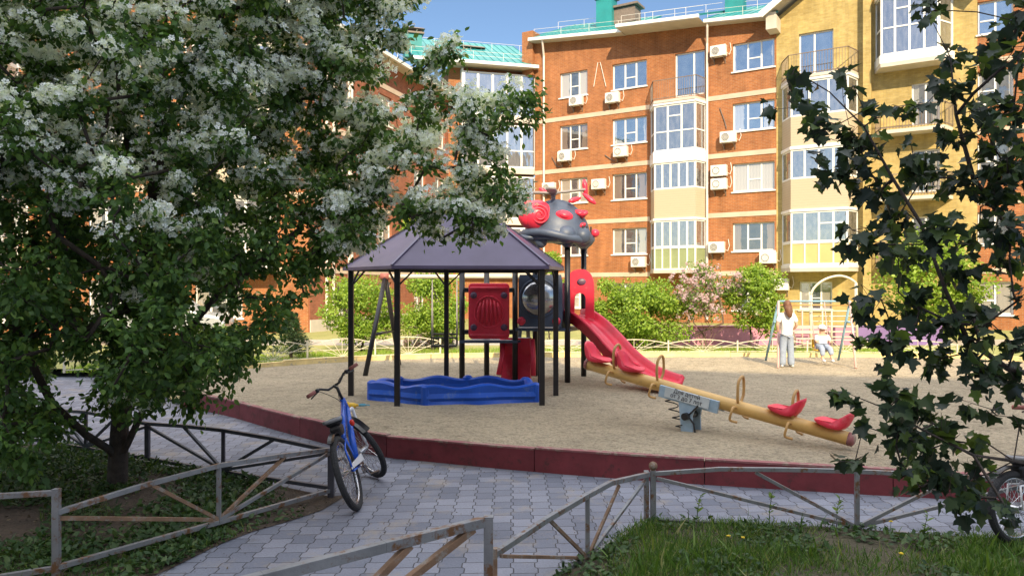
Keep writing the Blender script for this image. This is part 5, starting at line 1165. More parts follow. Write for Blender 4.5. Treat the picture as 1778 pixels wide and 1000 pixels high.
# ================================================================= bicycles
def wheel(mb_parent, centre, axis_m, r, name='wheel', spokes=28):
    t = centre; n = 40
    def ringpts_(rr, n=40): return [t @ Vector((rr * math.cos(a), 0, rr * math.sin(a))) for a in np.linspace(0, 2 * math.pi, n + 1)[:-1]]
    g = MB(); g.tube(ringpts_(r - .029, 48), .030, 10, closed=True)
    for k in range(72):
        a = 2 * math.pi * k / 72; q = lambda rr, y, aa: t @ Vector((rr * math.cos(aa), y, rr * math.sin(aa)))
        for s in (-1, 1): g.bar(q(r - .004, s * .004, a), q(r - .012, s * .02, a + .03), .010, .008)
    w_ = g.build(name, M['rubber'], mb_parent, local=True)
    g = MB(); g.tube(ringpts_(r - .058, 40), .012, 8, closed=True); g.build('rim', M['chrome'], w_, local=True, smooth=True)
    g = MB()
    for k in range(spokes):
        a = 2 * math.pi * k / spokes; s = 1 if k % 2 else -1
        g.tube([t @ Vector((.02 * math.cos(a + .6 * s), .03 * s, .02 * math.sin(a + .6 * s))), t @ Vector(((r - .06) * math.cos(a), 0, (r - .06) * math.sin(a)))], .0022, 4)
    g.build('spokes', M['chrome'], w_, local=True)
    g = MB(); g.tube([t @ Vector((0, -.045, 0)), t @ Vector((0, .045, 0))], .022, 10); g.build('hub', M['chrome'], w_, local=True); return w_
def bicycle(loc, heading, lean, steer, r, wb, frame_mat, label, sadz=.78, barh=.98):
    t = thing('bicycle', loc, label, 'bicycle', 'bicycles', (R(-lean), 0, heading))
    I = Matrix.Identity(4)
    wheel(t, Matrix.Translation((0, 0, r)), None, r)
    hx, hz = wb - .20, r * 2 + .12       # head tube bottom
    axis = Vector((-(wb - .03 - hx), 0, (hz - r))).normalized()
    piv = Vector((hx, 0, hz)); S = Matrix.Translation(piv) @ Matrix.Rotation(steer, 4, axis) @ Matrix.Translation(-piv)
    wheel(t, S @ Matrix.Translation((wb, 0, r)), None, r)
    ht = piv + axis * .13; bb = Vector((.44 * wb, 0, r - .05)); st = Vector((.30 * wb, 0, sadz - .13))
    g = MB(); g.tube([piv, ht], .028, 12); g.tube([piv + axis * .02, bb], .033, 12); g.tube([ht - axis * .02, st - Vector((0, 0, .03))], .024, 10); g.tube([bb, st], .022, 10)
    for s in (-1, 1):
        g.tube([bb + Vector((-.03, .03 * s, 0)), (0, .062 * s, r)], .01, 8); g.tube([st + Vector((0, .015 * s, -.04)), (0.02, .05 * s, r * 1.6), (0, .062 * s, r)], .009, 8)
    fr = g.build('frame', frame_mat, t, local=True, smooth=True)
    g = MB(); g.tube([st, Vector((.27 * wb, 0, sadz))], .013, 8); g.build('seat_post', M['chrome'], t, local=True, smooth=True)
    sc = Vector((.25 * wb, 0, sadz + .03)); g = MB(); vs = []; fs = []
    prof = [(-.13, .075, .035), (-.10, .085, .045), (-.02, .06, .03), (.06, .03, .02), (.13, .018, .012)]
    g.tube([sc + Vector((x, 0, 0)) for x, _, _ in prof], [w for _, w, _ in prof], 14)
    g.v = [(p[0], p[1], sc.z + (p[2] - sc.z) * (.38 if p[2] > sc.z else .7)) for p in g.v]
    sa = g.build('saddle', M['black'], t, local=True, smooth=True)
    g = MB(); g.tube([sc + Vector((-.15, y, .012)) if abs(y) < .05 else sc + Vector((-.12, y, .012)) for y in (-.085, -.045, 0, .045, .085)], .018, 8); g.build('saddle_trim', M['saddle_grey'], sa, local=True, smooth=True)
    g = MB(); g.box(sc + Vector((-.08, 0, -.095)), (.13, .10, .11), None, 1.2); g.build('saddle_bag', M['black'], t, local=True, bevel=.03)
    # steering parts
    g = MB(); g.x = S
    for s in (-1, 1): g.tube([piv + Vector((0, .055 * s, -.02)), Vector((wb - .035, .06 * s, r * 1.5)), Vector((wb, .06 * s, r))], [.017, .015, .012], 8)
    g.tube([piv + Vector((0, -.06, -.02)), piv + Vector((0, .06, -.02))], .018, 8); g.build('fork', M['bike_white'], t, local=True, smooth=True)
    g = MB(); g.x = S; sb_ = piv + axis * .26
    g.tube([ht, sb_, sb_ + Vector((.05, 0, .03))], .016, 10); ce = sb_ + Vector((.05, 0, .03))
    for s in (-1, 1): g.tube([ce, ce + Vector((.0, .07 * s, 0)), ce + Vector((-.02, .15 * s, .055)), ce + Vector((-.06, .29 * s, .06))], .0125, 8)
    hb = g.build('handlebar', M['black'], t, local=True, smooth=True)
    for s in (-1, 1):
        g = MB(); g.x = S; a = ce + Vector((-.045, .215 * s, .06)); b = ce + Vector((-.064, .31 * s, .06)); g.tube([a, b], .019, 10); g.build('grip', M['grip_red'], hb, local=True, smooth=True)
        g = MB(); g.x = S; a = ce + Vector((-.03, .17 * s, .055)); g.tube([a, a + Vector((.035, .02 * s, -.02)), a + Vector((.02, .10 * s, -.035))], .007, 6); g.tube([a, a + Vector((.0, .025 * s, 0))], .022, 8); g.build('brake_lever', M['black'], hb, local=True, smooth=True)
        g = MB(); g.x = S; g.tube(catmull([a + Vector((.03, 0, -.02)), a + Vector((.12, -.06 * s, -.04)), ce + Vector((.08, .01 * s, -.14)), piv + Vector((.03, .0, .0))], 5), .0035, 5); g.build('cable', M['black'], hb, local=True)
    g = MB(); g.x = S; vs = []; arc_ = [(wb + (r + .025) * math.cos(a), (r) + (r + .025) * math.sin(a)) for a in np.linspace(R(60), R(150), 14)]
    g.sweep([Vector((x, 0, z)) for x, z in arc_], [(-.045, -.015), (-.028, .008), (.028, .008), (.045, -.015), (.0, .0)], lat=Vector((0, 1, 0))); g.build('mudguard', M['black'], t, local=True)
    arc_ = [((r + .025) * math.cos(a), (r) + (r + .025) * math.sin(a)) for a in np.linspace(R(70), R(120), 9)]
    g = MB(); g.sweep([Vector((x, 0, z)) for x, z in arc_], [(-.032, -.012), (-.02, .006), (.02, .006), (.032, -.012), (.0, .0)], lat=Vector((0, 1, 0))); g.build('mudguard', M['black'], t, local=True)
    # chain set
    mt = Matrix.Translation(bb + Vector((0, -.05, 0))) @ Matrix.Rotation(R(90), 4, 'X'); g = MB(); g.lathe([(.085, -.003), (.085, .003)], 24, mt); cs = g.build('chainring', M['chrome'], t, local=True)
    g = MB(); g.bar(bb + Vector((0, -.05, .085)), Vector((0, -.05, r + .035)), .008, .006); g.bar(bb + Vector((0, -.05, -.085)), Vector((0, -.05, r - .035)), .008, .006); g.build('chain', M['black'], t, local=True)
    g = MB(); g.prism([bb + Vector((.10, -.062, .02)), bb + Vector((.05, -.062, .1)), Vector((.02, -.062, r + .06)), Vector((-.02, -.062, r + .02)), bb + Vector((.05, -.062, .03))], (0, -.004, 0), (0, .004, 0)); g.build('chain_guard', M['bike_white'], t, local=True)
    for s, ang in ((-1, -60), (1, 120)):
        e = bb + Vector((.15 * math.cos(R(ang)), .075 * s, .15 * math.sin(R(ang)))); g = MB(); g.bar(bb + Vector((0, .07 * s, 0)), e, .02, .014); ck = g.build('crank', M['chrome'], t, local=True)
        g = MB(); g.box(e + Vector((0, .05 * s, 0)), (.08, .085, .022)); g.build('pedal', M['black'], ck, local=True, bevel=.005)
    g = MB(); g.ell(piv + Vector((-.2, -.05, -.12)), (.02, .025, .035), n=10); g.build('reflector', M['reflector'], fr, local=True, smooth=True)
    return t
bl0 = G(624, 884); bicycle((bl0.x, bl0.y, .004), R(90 + 2), 19, R(38), .345, 1.02, M['bike_blue'], 'blue and white bicycle leaning against the fence post on the paving')
b2 = Vector((3.93, 5.78, .004)); bicycle((b2.x, b2.y, b2.z), R(20), 6, R(0), .285, .82, M['bike_white'], 'child bicycle mostly cut off by the right edge, one wheel behind the fence', .62)
# ================================================================= vegetation
LEAF = np.array([(0, 0, 0), (.35, .28, .05), (.62, .24, .04), (1, 0, -.04), (.62, -.24, .04), (.35, -.28, .05)], float); LEAFF = [[0, 1, 2, 3], [0, 3, 4, 5]]
mp = [(0, 0), (.06, .18), (.00, .42), (.20, .36), (.30, .48), (.52, .58), (.50, .36), (.58, .22), (.74, .26), (.80, .14), (1.0, 0)]
MAP = np.array([(x, y, .28 * abs(y) - .30 * x * x) for x, y in mp] + [(x, -y, .22 * abs(y) - .30 * x * x) for x, y in mp[-2:0:-1]], float); MAPF = [list(range(0, 11)), [0] + list(range(10, 20))]
PET = []; PF = []
for k in range(5):
    a = 2 * math.pi * k / 5; c, s = math.cos(a), math.sin(a); b = len(PET)
    for x, y, z in ((.06, 0, 0), (.32, .2, .10), (.52, 0, .14), (.32, -.2, .10)): PET.append((c * x - s * y, s * x + c * y, z))
    PF.append([b, b + 1, b + 2, b + 3])
PET = np.array(PET)
BLADE = np.array([(0, -.035, 0), (0, .035, 0), (.55, .022, .08), (.55, -.022, .08), (1, 0, .32)], float); BLADEF = [[0, 1, 2, 3], [3, 2, 4]]
def scatter(name, pts, dirs, ups, sizes, shape, faces, mat, parent=None, base=(0, 0, 0), widths=None):
    """one mesh of many small leaf shapes; x along dirs, z along ups"""
    n = len(pts); d = dirs / np.linalg.norm(dirs, axis=1, keepdims=True); s = np.cross(ups, d); s /= np.linalg.norm(s, axis=1, keepdims=True) + 1e-9; u = np.cross(d, s)
    wv = widths if widths is not None else np.ones(n)
    V = pts[:, None, :] + sizes[:, None, None] * (shape[None, :, 0, None] * d[:, None, :] + (shape[None, :, 1, None] * wv[:, None, None]) * s[:, None, :] + shape[None, :, 2, None] * u[:, None, :])
    k = len(shape); V = V.reshape(-1, 3) - np.array(base); me = bpy.data.meshes.new(name); me.vertices.add(len(V)); me.vertices.foreach_set('co', V.ravel())
    lens = np.array([len(f) for f in faces]); flat = np.concatenate([np.array(f) for f in faces]); L = len(flat)
    idx = (flat[None, :] + (np.arange(n) * k)[:, None]).ravel(); me.loops.add(n * L); me.loops.foreach_set('vertex_index', idx.astype(np.int32))
    st = np.concatenate([[0], np.cumsum(lens)[:-1]]); me.polygons.add(n * len(faces)); me.polygons.foreach_set('loop_start', (st[None, :] + (np.arange(n) * L)[:, None]).ravel().astype(np.int32)); me.polygons.foreach_set('loop_total', np.tile(lens, n).astype(np.int32))
    me.update(calc_edges=True); me.validate(); me.materials.append(mat); o = bpy.data.objects.new(name, me); col.objects.link(o); o['base'] = list(base)
    if parent is not None: o.parent = parent
    return o
def unit(n): v = rng.normal(size=(n, 3)); return v / np.linalg.norm(v, axis=1, keepdims=True)
class Tree:
    def __init__(s, trunks):                           # trunks: list of polylines [(Vector)...]
        s.p = []; s.par = []; s.tip = []
        for tr in trunks:
            prev = -1
            if isinstance(tr[0], int): prev = tr[0]; tr = tr[1:]
            for q in tr: s.p.append(np.array(q, float)); s.par.append(prev); prev = len(s.p) - 1
        s.limb = len(s.p)
    def connect(s, c, seg=.22, jit=.04, low=0.3, sag=0.0, allow=None):
        A = np.array(s.p); d = np.linalg.norm(A - c, axis=1) + low * np.maximum(0, A[:, 2] - c[2]) * 2
        j = int(np.argmin(d)); a = s.p[j]; L = np.linalg.norm(c - a); n = max(1, int(L / seg)); prev = j; mid = np.array([0, 0, L * .10]) - np.array([0, 0, sag])
        for k in range(1, n + 1):
            t = k / n; q = a + (c - a) * t + mid * 4 * t * (1 - t) + (rng.normal(size=3) * jit if k < n else 0); s.p.append(q); s.par.append(prev); prev = len(s.p) - 1
        return prev
    def mesh(s, name, mat, parent, tip=.004, power=2.3, rmax=.12, base=(0, 0, 0), minr=0.0):
        n = len(s.p); w = np.zeros(n); ch = [[] for _ in range(n)]
        for i, q in enumerate(s.par):
            if q >= 0: ch[q].append(i)
        for i in range(n - 1, -1, -1):
            w[i] = tip ** power if not ch[i] else w[i]
            if s.par[i] >= 0: w[s.par[i]] += w[i]
        r = np.minimum(w ** (1 / power), rmax); s.r = r; g = MB(); done = set()
        for i in range(n):
            if s.par[i] >= 0 and ch[s.par[i]] and ch[s.par[i]][0] == i: continue   # continuation handled by its chain
            chain = [s.par[i], i] if s.par[i] >= 0 else [i]; j = i
            while ch[j]: j = ch[j][0]; chain.append(j)
            if len(chain) < 2: continue
            rr = [float(r[k]) for k in chain]
            if s.par[i] >= 0: rr[0] = rr[1]
            if max(rr) < minr: continue
            g.tube([Vector(s.p[k]) for k in chain], rr, 10 if rr[0] > .03 else (6 if rr[0] > .012 else 4), cap=False)
        return g.build(name, mat, parent, smooth=True, fix=False)
def twigs(T_, node, c, rad, n, L):
    """short twigs inside one clump, returns the twig points with directions"""
    out = []
    for k in range(n):
        d = unit(1)[0]; e = c + d * rad * rng.uniform(.55, 1.0); m = (c + e) / 2 + rng.normal(size=3) * .03
        T_.p.append(m); T_.par.append(node); T_.p.append(e); T_.par.append(len(T_.p) - 2); out.append((c, m, e))
    return out
def leaves_on(tw_, per, spread):
    a = np.array([t[0] for t in tw_]); m = np.array([t[1] for t in tw_]); e = np.array([t[2] for t in tw_]); n = len(tw_) * per; i = rng.integers(0, len(tw_), n); t = rng.uniform(.1, 1.08, n)[:, None]
    p = np.where(t < .5, a[i] + (m[i] - a[i]) * t * 2, m[i] + (e[i] - m[i]) * (t - .5) * 2); p = p + rng.normal(size=(n, 3)) * spread; d = (e[i] - a[i]); d /= np.linalg.norm(d, axis=1, keepdims=True) + 1e-9
    return p, d
def inpoly(x, y, poly):
    c = False; j = len(poly) - 1
    for i in range(len(poly)):
        xi, yi = poly[i]; xj, yj = poly[j]
        if (yi > y) != (yj > y) and x < (xj - xi) * (y - yi) / (yj - yi) + xi: c = not c
        j = i
    return c
# ---- blossoming apple tree at the left
def apple():
    base = (-3.97, 7.5, 0.0); t = thing('apple_tree', base, 'large apple tree covered in white blossom filling the left of the yard', 'tree')
    V = lambda px, py, Y: np.array(P(px, py, Y))
    T_ = Tree([[V(203, 850, 7.5), V(205, 800, 7.5), V(208, 740, 7.5), V(225, 660, 7.5), V(245, 560, 7.5), V(262, 440, 7.4), V(275, 300, 7.4), V(282, 150, 7.4), V(290, 0, 7.4)],
               [1, V(222, 770, 7.45), V(258, 690, 7.4), V(305, 600, 7.2), V(370, 520, 7.1), V(450, 455, 7.1), V(520, 400, 7.2)],
               [1, V(190, 780, 7.4), V(150, 755, 7.2), V(90, 700, 7.0), V(40, 600, 6.8), V(-20, 480, 6.6), V(-60, 330, 6.5)],
               [3, V(190, 580, 7.9), V(150, 470, 8.2), V(120, 330, 8.3), V(95, 160, 8.3)]])
    crown = [(-330, -260), (690, -260), (650, -20), (625, 40), (660, 95), (770, 85), (760, 120), (790, 165), (900, 150), (932, 190), (900, 215), (860, 262), (900, 320), (890, 400), (800, 418), (720, 385), (640, 400), (560, 455), (505, 465), (480, 540), (425, 600), (350, 640), (290, 675), (215, 700), (120, 745), (20, 800), (-330, 820)]
    cl = []
    tries = 0
    while len(cl) < 640 and tries < 20000:
        tries += 1; px = rng.uniform(-260, 930); py = rng.uniform(-230, 800)
        if not inpoly(px, py, crown): continue
        if px > 620 and rng.uniform() < .3: continue
        if px > 690 and (py < 120 or 265 < py < 320) and rng.uniform() < .8: continue
        if px > 690 and rng.uniform() < .65: continue
        cx = 0 if px > 500 else (1 - abs(px - 230) / 500); Y = 7.4 + rng.uniform(-1, 1) * (.55 + 1.3 * max(0, cx)) - (1.0 if px < 60 else 0) * rng.uniform(0, 1)
        c = V(px, py, Y)
        if c[2] < .45: continue
        if all(np.linalg.norm(c - q[0]) > .22 for q in cl): cl.append((c, px, py))
    # hand-placed ends of the limbs that stand clear of the crown
    for px, py, Y in ((848, 385, 6.9), (820, 395, 6.9), (790, 350, 6.9), (860, 330, 6.9), (910, 170, 7.0), (918, 198, 7.0), (880, 200, 7.0), (848, 235, 7.0), (805, 225, 7.0), (770, 95, 7.2), (735, 120, 7.2), (680, 60, 7.2), (640, 20, 7.3), (780, 90, 7.2),
                      (520, 470, 6.9), (480, 520, 6.9), (450, 590, 6.8), (400, 640, 6.8), (340, 690, 6.8), (545, 440, 7), (745, 365, 6.9), (700, 355, 6.95), (865, 290, 7.0), (890, 345, 7.0), (690, 6, 7.2), (655, -20, 7.2), (780, 180, 7.1), (730, 200, 7.1), (700, 260, 7.0), (740, 290, 7.0), (800, 290, 7.0), (660, 310, 7), (620, 350, 7)): cl.append((V(px, py, Y), px, py))
    cl.sort(key=lambda q: abs(q[0][0] + 3.5) + abs(q[0][2] - 3) * .6)
    LP, LD, BP, BD, FS = [], [], [], [], []
    for c, px, py in cl:
        node = T_.connect(c, jit=.035, low=.4); rad = rng.uniform(.22, .34) * (.75 if px > 640 else 1)
        big = px > 640
        tw_ = twigs(T_, node, c, rad, 7, .3); p, d = leaves_on(tw_, 34 if not big else 20, .04); LP.append(p); LD.append(d)
        # blossom sits on the upper boughs and the arm over the gazebo
        pr = 1.0 if py < 220 else (.9 if py < 300 else (.45 if py < 360 else (.12 if py < 500 else .02)))
        if px > 560 and 130 < py < 420: pr = .85
        if px > 850 or (px > 690 and py < 130): pr = .2 if py < 330 else .6
        if px < 120 and py > 330: pr *= .5
        if rng.uniform() < pr:
            m = int(rng.uniform(8, 14.0))
            for _ in range(m):
                e = tw_[rng.integers(0, len(tw_))][2]; n = int(rng.uniform(18, 36)); off = rng.normal(size=(n, 3)); off /= np.linalg.norm(off, axis=1, keepdims=True); rr = rng.uniform(.5, 1, (n, 1)) * rng.uniform(.07, .12)
                q = e + np.array([0, 0, .03]) + off * rr * np.array([1.5, 1.2, .8]); BP.append(q); BD.append(off)
    T_.mesh('trunk', M['bark'], t, tip=.0024, power=2.25, rmax=.15)
    p = np.concatenate(LP); d = np.concatenate(LD); n = len(p); dd = d * .7 + rng.normal(size=(n, 3)) * .6 + np.array([0, 0, -.55]); up = rng.normal(size=(n, 3)) * .6 + np.array([0, -.3, .9])
    crn = scatter('crown', p, dd, up, rng.uniform(.045, .082, n), LEAF, LEAFF, M['leaf_apple'], t, base)
    p = np.concatenate(BP); d = np.concatenate(BD); n = len(p); up = d + rng.normal(size=(n, 3)) * .5 + np.array([0, -.35, .45]); dirs = rng.normal(size=(n, 3))
    scatter('blossom', p, dirs, up, rng.uniform(.034, .055, n), PET, PF, M['blossom'], t, base)
    print('apple leaves', sum(len(x) for x in LP), 'flowers', n)
apple()
# ---- maple at the right, close to the viewer
def maple():
    base = (3.7, 3.9, 0); t = thing('maple_tree', base, 'dark leaved maple reaching in from the right edge with lobed leaves', 'tree')
    V = lambda px, py, Y: np.array(P(px, py, Y))
    T_ = Tree([[np.array((3.7, 3.9, -.05)), np.array((3.68, 3.9, .5)), V(2080, 800, 3.9), V(2040, 600, 3.9), V(2000, 350, 3.9), V(1980, 100, 3.9), V(1960, -150, 3.9)],
               [2, V(1960, 830, 3.8), V(1840, 815, 3.7), V(1760, 800, 3.65), V(1690, 790, 3.6), V(1600, 745, 3.6), V(1540, 710, 3.6), V(1490, 690, 3.6)],
               [3, V(1930, 640, 3.9), V(1830, 660, 3.9), V(1750, 640, 3.85), V(1680, 590, 3.85), V(1640, 500, 3.8), V(1600, 390, 3.8), V(1550, 310, 3.8), V(1500, 220, 3.8), V(1440, 160, 3.8), V(1390, 130, 3.8)],
               [4, V(1900, 430, 4.0), V(1790, 440, 4.0), V(1740, 380, 4.0), V(1690, 310, 4.0), V(1660, 200, 4.0), V(1650, 100, 4.0), V(1610, 20, 4.0)]])
    C = [(1600, 20, 30), (1640, 95, 28), (1700, 115, 35), (1735, 60, 35), (1765, 20, 30), (1760, 190, 50), (1700, 190, 40), (1650, 150, 25), (1380, 120, 16), (1402, 142, 20), (1462, 130, 16), (1482, 150, 12), (1370, 175, 18), (1350, 190, 12), (1405, 200, 28), (1440, 225, 32), (1415, 280, 16), (1480, 235, 38), (1522, 205, 22), (1500, 290, 38), (1450, 300, 25), (1560, 185, 20), (1600, 190, 22), (1650, 245, 36), (1585, 270, 40), (1620, 310, 45), (1530, 330, 38), (1560, 375, 42), (1480, 400, 18), (1462, 420, 12), (1515, 425, 38), (1560, 450, 45), (1620, 400, 45), (1690, 320, 45), (1750, 300, 50), (1755, 400, 45), (1700, 400, 35), (1740, 455, 28), (1530, 520, 40), (1590, 530, 45), (1640, 560, 40), (1500, 545, 18), (1560, 590, 38), (1620, 625, 40), (1700, 590, 35), (1760, 610, 35), (1492, 600, 16), (1540, 628, 20), (1700, 645, 40), (1760, 655, 35), (1690, 530, 26), (1660, 470, 34), (1720, 245, 38), (1770, 520, 22), (1768, 100, 34), (1768, 260, 34), (1725, 350, 30), (1770, 440, 34), (1720, 560, 24),
         (1465, 680, 14), (1482, 702, 18), (1530, 695, 26), (1562, 690, 22), (1592, 705, 30), (1503, 740, 18), (1560, 745, 38), (1622, 735, 34), (1600, 785, 42), (1655, 765, 34), (1640, 825, 38), (1690, 830, 34), (1688, 700, 20), (1485, 800, 16), (1452, 800, 8), (1565, 805, 24), (1680, 862, 30), (1740, 870, 24), (1600, 845, 24), (1720, 720, 16), (1700, 760, 18), (1770, 740, 10)]
    LP, LD, LU = [], [], []
    C.sort(key=lambda q: -q[0])
    for px, py, rp in C:
        Y = (3.85 if py < 650 else 3.6) + rng.uniform(-.3, .3); c = V(px, py, Y); rad = rp / F * Y
        node = T_.connect(c, seg=.12, jit=.012, low=.2, sag=.02); n = int(3 + (rp / 38) ** 2 * 21)
        tw_ = twigs(T_, node, c, rad * .9, max(2, n // 3), .2); p, d = leaves_on(tw_, 4 if rp > 22 else 3, .03 if rp > 22 else .012)
        LP.append(p); LD.append(d)
    T_.mesh('trunk', M['bark'], t, tip=.0015, power=2.25, rmax=.11)
    p = np.concatenate(LP); d = np.concatenate(LD); n = len(p); dd = d * .8 + rng.normal(size=(n, 3)) * .45 + np.array([0, 0, -.5]); up = rng.normal(size=(n, 3)) * .55 + np.array([-.2, -.2, .9])
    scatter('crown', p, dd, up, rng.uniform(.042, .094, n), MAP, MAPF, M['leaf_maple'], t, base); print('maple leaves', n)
maple()
# ---- shrubs and trees beyond the sand
def shrub(name, label, cat, px0, px1, ptop, pbot, Y, z0, nleaf, lmat, leaf=.06, flowers=None, trunk=True, wood='bark', depth=None, stems=5, group=None, lobes=26, clear=0.0, asp=.25):
    xc = (px0 + px1) / 2; cx = P(xc, 0, Y).x; W_ = (px1 - px0) / 2 / F * Y; zt = P(0, ptop, Y).z; zb = P(0, pbot, Y).z; Hh = (zt - zb) / 2; zc = (zt + zb) / 2; D = depth or W_
    base = (cx, Y, z0); t = thing(name, base, label, cat, group)
    T_ = Tree([[np.array((cx + rng.normal() * .05, Y + rng.normal() * .05, z0)), np.array((cx + rng.normal() * W_ * .15, Y, z0 + (zb - z0) * .5 + .1)), np.array((cx + rng.normal() * W_ * .35, Y + rng.normal() * D * .2, max(zb + .1, z0 + .25)))] for _ in range(stems)])
    LP, LD, FP, FD = [], [], [], []
    for k in range(lobes):
        d = unit(1)[0]; rr = rng.uniform(.45, .86); c = np.array((cx + d[0] * W_ * rr, Y + d[1] * D * rr, zc + d[2] * Hh * rr)); node = T_.connect(c, seg=.3, jit=.03); rad = rng.uniform(.22, .36) * min(W_, Hh) * 1.15
        n = nleaf // lobes; q = unit(n) * (rng.uniform(.35, 1, (n, 1)) ** .6) * rad * np.array([1.15, 1.1, .9]); LP.append(c + q); LD.append(q / rad)
        T_.p.append(c + q[0]); T_.par.append(node)
        if flowers and rng.uniform() < flowers[1]:
            for _ in range(flowers[2]):
                m = 14; e = c + unit(1)[0] * rad * np.array([1, 1, 1]) * .95; o = unit(m) * rng.uniform(.03, .09, (m, 1)); FP.append(e + o); FD.append(o)
    T_.mesh('trunk', M[wood], t, tip=.008, power=2.2, rmax=.09)
    p = np.concatenate(LP); d = np.concatenate(LD); n = len(p); dd = d * .6 + rng.normal(size=(n, 3)) * .6 + np.array([0, 0, -.2]); up = d * .9 + rng.normal(size=(n, 3)) * .45 + np.array([0, -.1, .6])
    scatter('crown', p, dd, up, rng.uniform(leaf * .7, leaf * 1.3, n), LEAF, LEAFF, M[lmat], t, base)
    if flowers and FP:
        p = np.concatenate(FP); d = np.concatenate(FD); n = len(p); scatter('blossom', p, rng.normal(size=(n, 3)), d + rng.normal(size=(n, 3)) * .03, rng.uniform(.05, .08, n), PET, PF, M[flowers[0]], t, base)
    return t
shrub('round_bush', 'round clipped light green bush on a short trunk behind the left gazebo post', 'bush', 550, 706, 474, 594, 21.2, .2, 9000, 'leaf_bush', .085, lobes=40)
shrub('green_bush', 'bright green bush behind the swing seat and blue sand box', 'bush', 690, 812, 470, 602, 21.6, .2, 9000, 'leaf_bush', .085, lobes=30)
shrub('leafy_bush', 'tall loose light green shrub rising behind the gazebo roof', 'bush', 690, 770, 345, 480, 27, .2, 3500, 'leaf_bush', .12, lobes=22, stems=3)
shrub('leafy_bush', 'thin yellow-green shrub under the helicopter shaped roof', 'bush', 925, 985, 415, 560, 26, .2, 2600, 'leaf_bush', .10, lobes=16, stems=3)
shrub('clipped_bush', 'dense bright green bush right of the slide', 'bush', 1052, 1204, 482, 610, 21.8, .2, 12500, 'leaf_bush', .085, lobes=44)
shrub('green_bush', 'smaller green bush partly behind the slide hood', 'bush', 1022, 1100, 478, 600, 22.4, .2, 6000, 'leaf_bush', .085, lobes=22)
shrub('lilac_bush', 'loose shrub with pale pink blossom and bare stems between two green bushes', 'bush', 1158, 1298, 452, 566, 21.8, .2, 2400, 'leaf_mid', .085, ('lilac', .85, 9), stems=9, wood='bark_light', lobes=34)
shrub('viburnum_bush', 'upright green shrub with cream flower heads left of the woman', 'bush', 1262, 1362, 446, 596, 21.6, .2, 8000, 'leaf_bush', .085, ('blossom_cream', .5, 2), lobes=30, stems=6)
shrub('young_tree', 'bright green young tree seen through the maple branches', 'tree', 1535, 1705, 372, 600, 25, .2, 9000, 'leaf_bush', .13, lobes=44, depth=1.5)
shrub('green_bush', 'low green shrub behind the fence at the far left through the apple branches', 'bush', 330, 440, 560, 625, 20.5, .2, 2500, 'leaf_mid', .09, lobes=18)
shrub('pink_bush', 'pink flowering shrub behind the clipped bush, showing pale blossom', 'bush', 700, 790, 575, 615, 22.5, .2, 900, 'leaf_mid', .08, ('lilac', .8, 7), lobes=20)
# conifer
def conifer():
    b = G(505, 640, .2); Y = 19.2; b = Vector((P(505, 0, Y).x, Y, .2)); t = thing('small_conifer', tuple(b), 'small dark green conifer behind the left fence', 'tree')
    zt = P(0, 545, Y).z; h = zt - .2; g = MB(); g.tube([b, b + Z * h * .5, b + Z * h], [.05, .03, .008], 8); g.build('trunk', M['bark'], t, smooth=True); PP, DD = [], []
    for k in range(16):
        f = k / 15; z = .2 + h * (.12 + .86 * f); R_ = .55 * (1 - f) ** .8 + .05
        for j in range(9):
            a = rng.uniform(0, 2 * math.pi); n = 34; s = rng.uniform(.1, 1, n)[:, None]; d = np.array([math.cos(a), math.sin(a), .12]); PP.append(np.array([b.x, b.y, z]) + d * s * R_ * rng.uniform(.7, 1.1) + rng.normal(size=(n, 3)) * .03); DD.append(np.tile(d, (n, 1)))
    p = np.concatenate(PP); d = np.concatenate(DD); n = len(p); scatter('crown', p, d + rng.normal(size=(n, 3)) * .5, rng.normal(size=(n, 3)) + np.array([0, 0, .6]), rng.uniform(.05, .10, n), BLADE * np.array([1, 4, 1]), BLADEF, M['leaf_conifer'], t, tuple(b))
conifer()
# ---- grass, weeds, litter
def polyscatter(poly, n):
    P_ = [(p.x, p.y) for p in poly]; xs = [q[0] for q in P_]; ys = [q[1] for q in P_]; out = []
    while len(out) < n:
        x = rng.uniform(max(min(xs), -7), min(max(xs), 7)); y = rng.uniform(max(min(ys), 2.6), max(ys))
        if abs(x) > .75 * y + .5: continue
        if inpoly(x, y, P_): out.append((x, y, .005))
    return np.array(out)
from mathutils import noise as mn
def dens(p, sc, thr): return np.array([mn.noise(Vector((q[0] * sc, q[1] * sc, 1.7))) for q in p]) > thr
p = polyscatter(turfpoly, 60000); k = np.array([mn.noise(Vector((q[0] * 1.6, q[1] * 1.6, 1.7))) for q in p]); keep = k + rng.uniform(-.35, .35, len(p)) > -.14; p = p[keep]; k = k[keep]; n = len(p)
ds = rng.normal(size=(n, 3)) * .42 + np.array([0, 0, 1.0]); sz = rng.uniform(.03, .085, n) * (1 + .8 * np.clip(k, 0, 1)); tall = rng.uniform(size=n) < .015; sz[tall] *= 2.2
o = scatter('grass', p, ds, rng.normal(size=(n, 3)), sz, BLADE * np.array([1, 1.5, 1]), BLADEF, M['grass']); tag(o, 'short green grass growing in the bed at the lower right', 'grass', None, 'stuff')
p = polyscatter(turfpoly, 9000); k_n = np.array([mn.noise(Vector((q[0] * 2.1, q[1] * 2.1, 8.7))) for q in p]); p = p[k_n > .0]; n = len(p); p[:, 2] += rng.uniform(.01, .05, n)
o = scatter('ground_cover', p, rng.normal(size=(n, 3)) * np.array([1, 1, .4]) + np.array([0, 0, .3]), rng.normal(size=(n, 3)) * .4 + np.array([0, 0, 1]), rng.uniform(.03, .07, n), LEAF, LEAFF, M['weed']); tag(o, 'small broad weed leaves among the grass at the lower right', 'weeds', None, 'stuff')
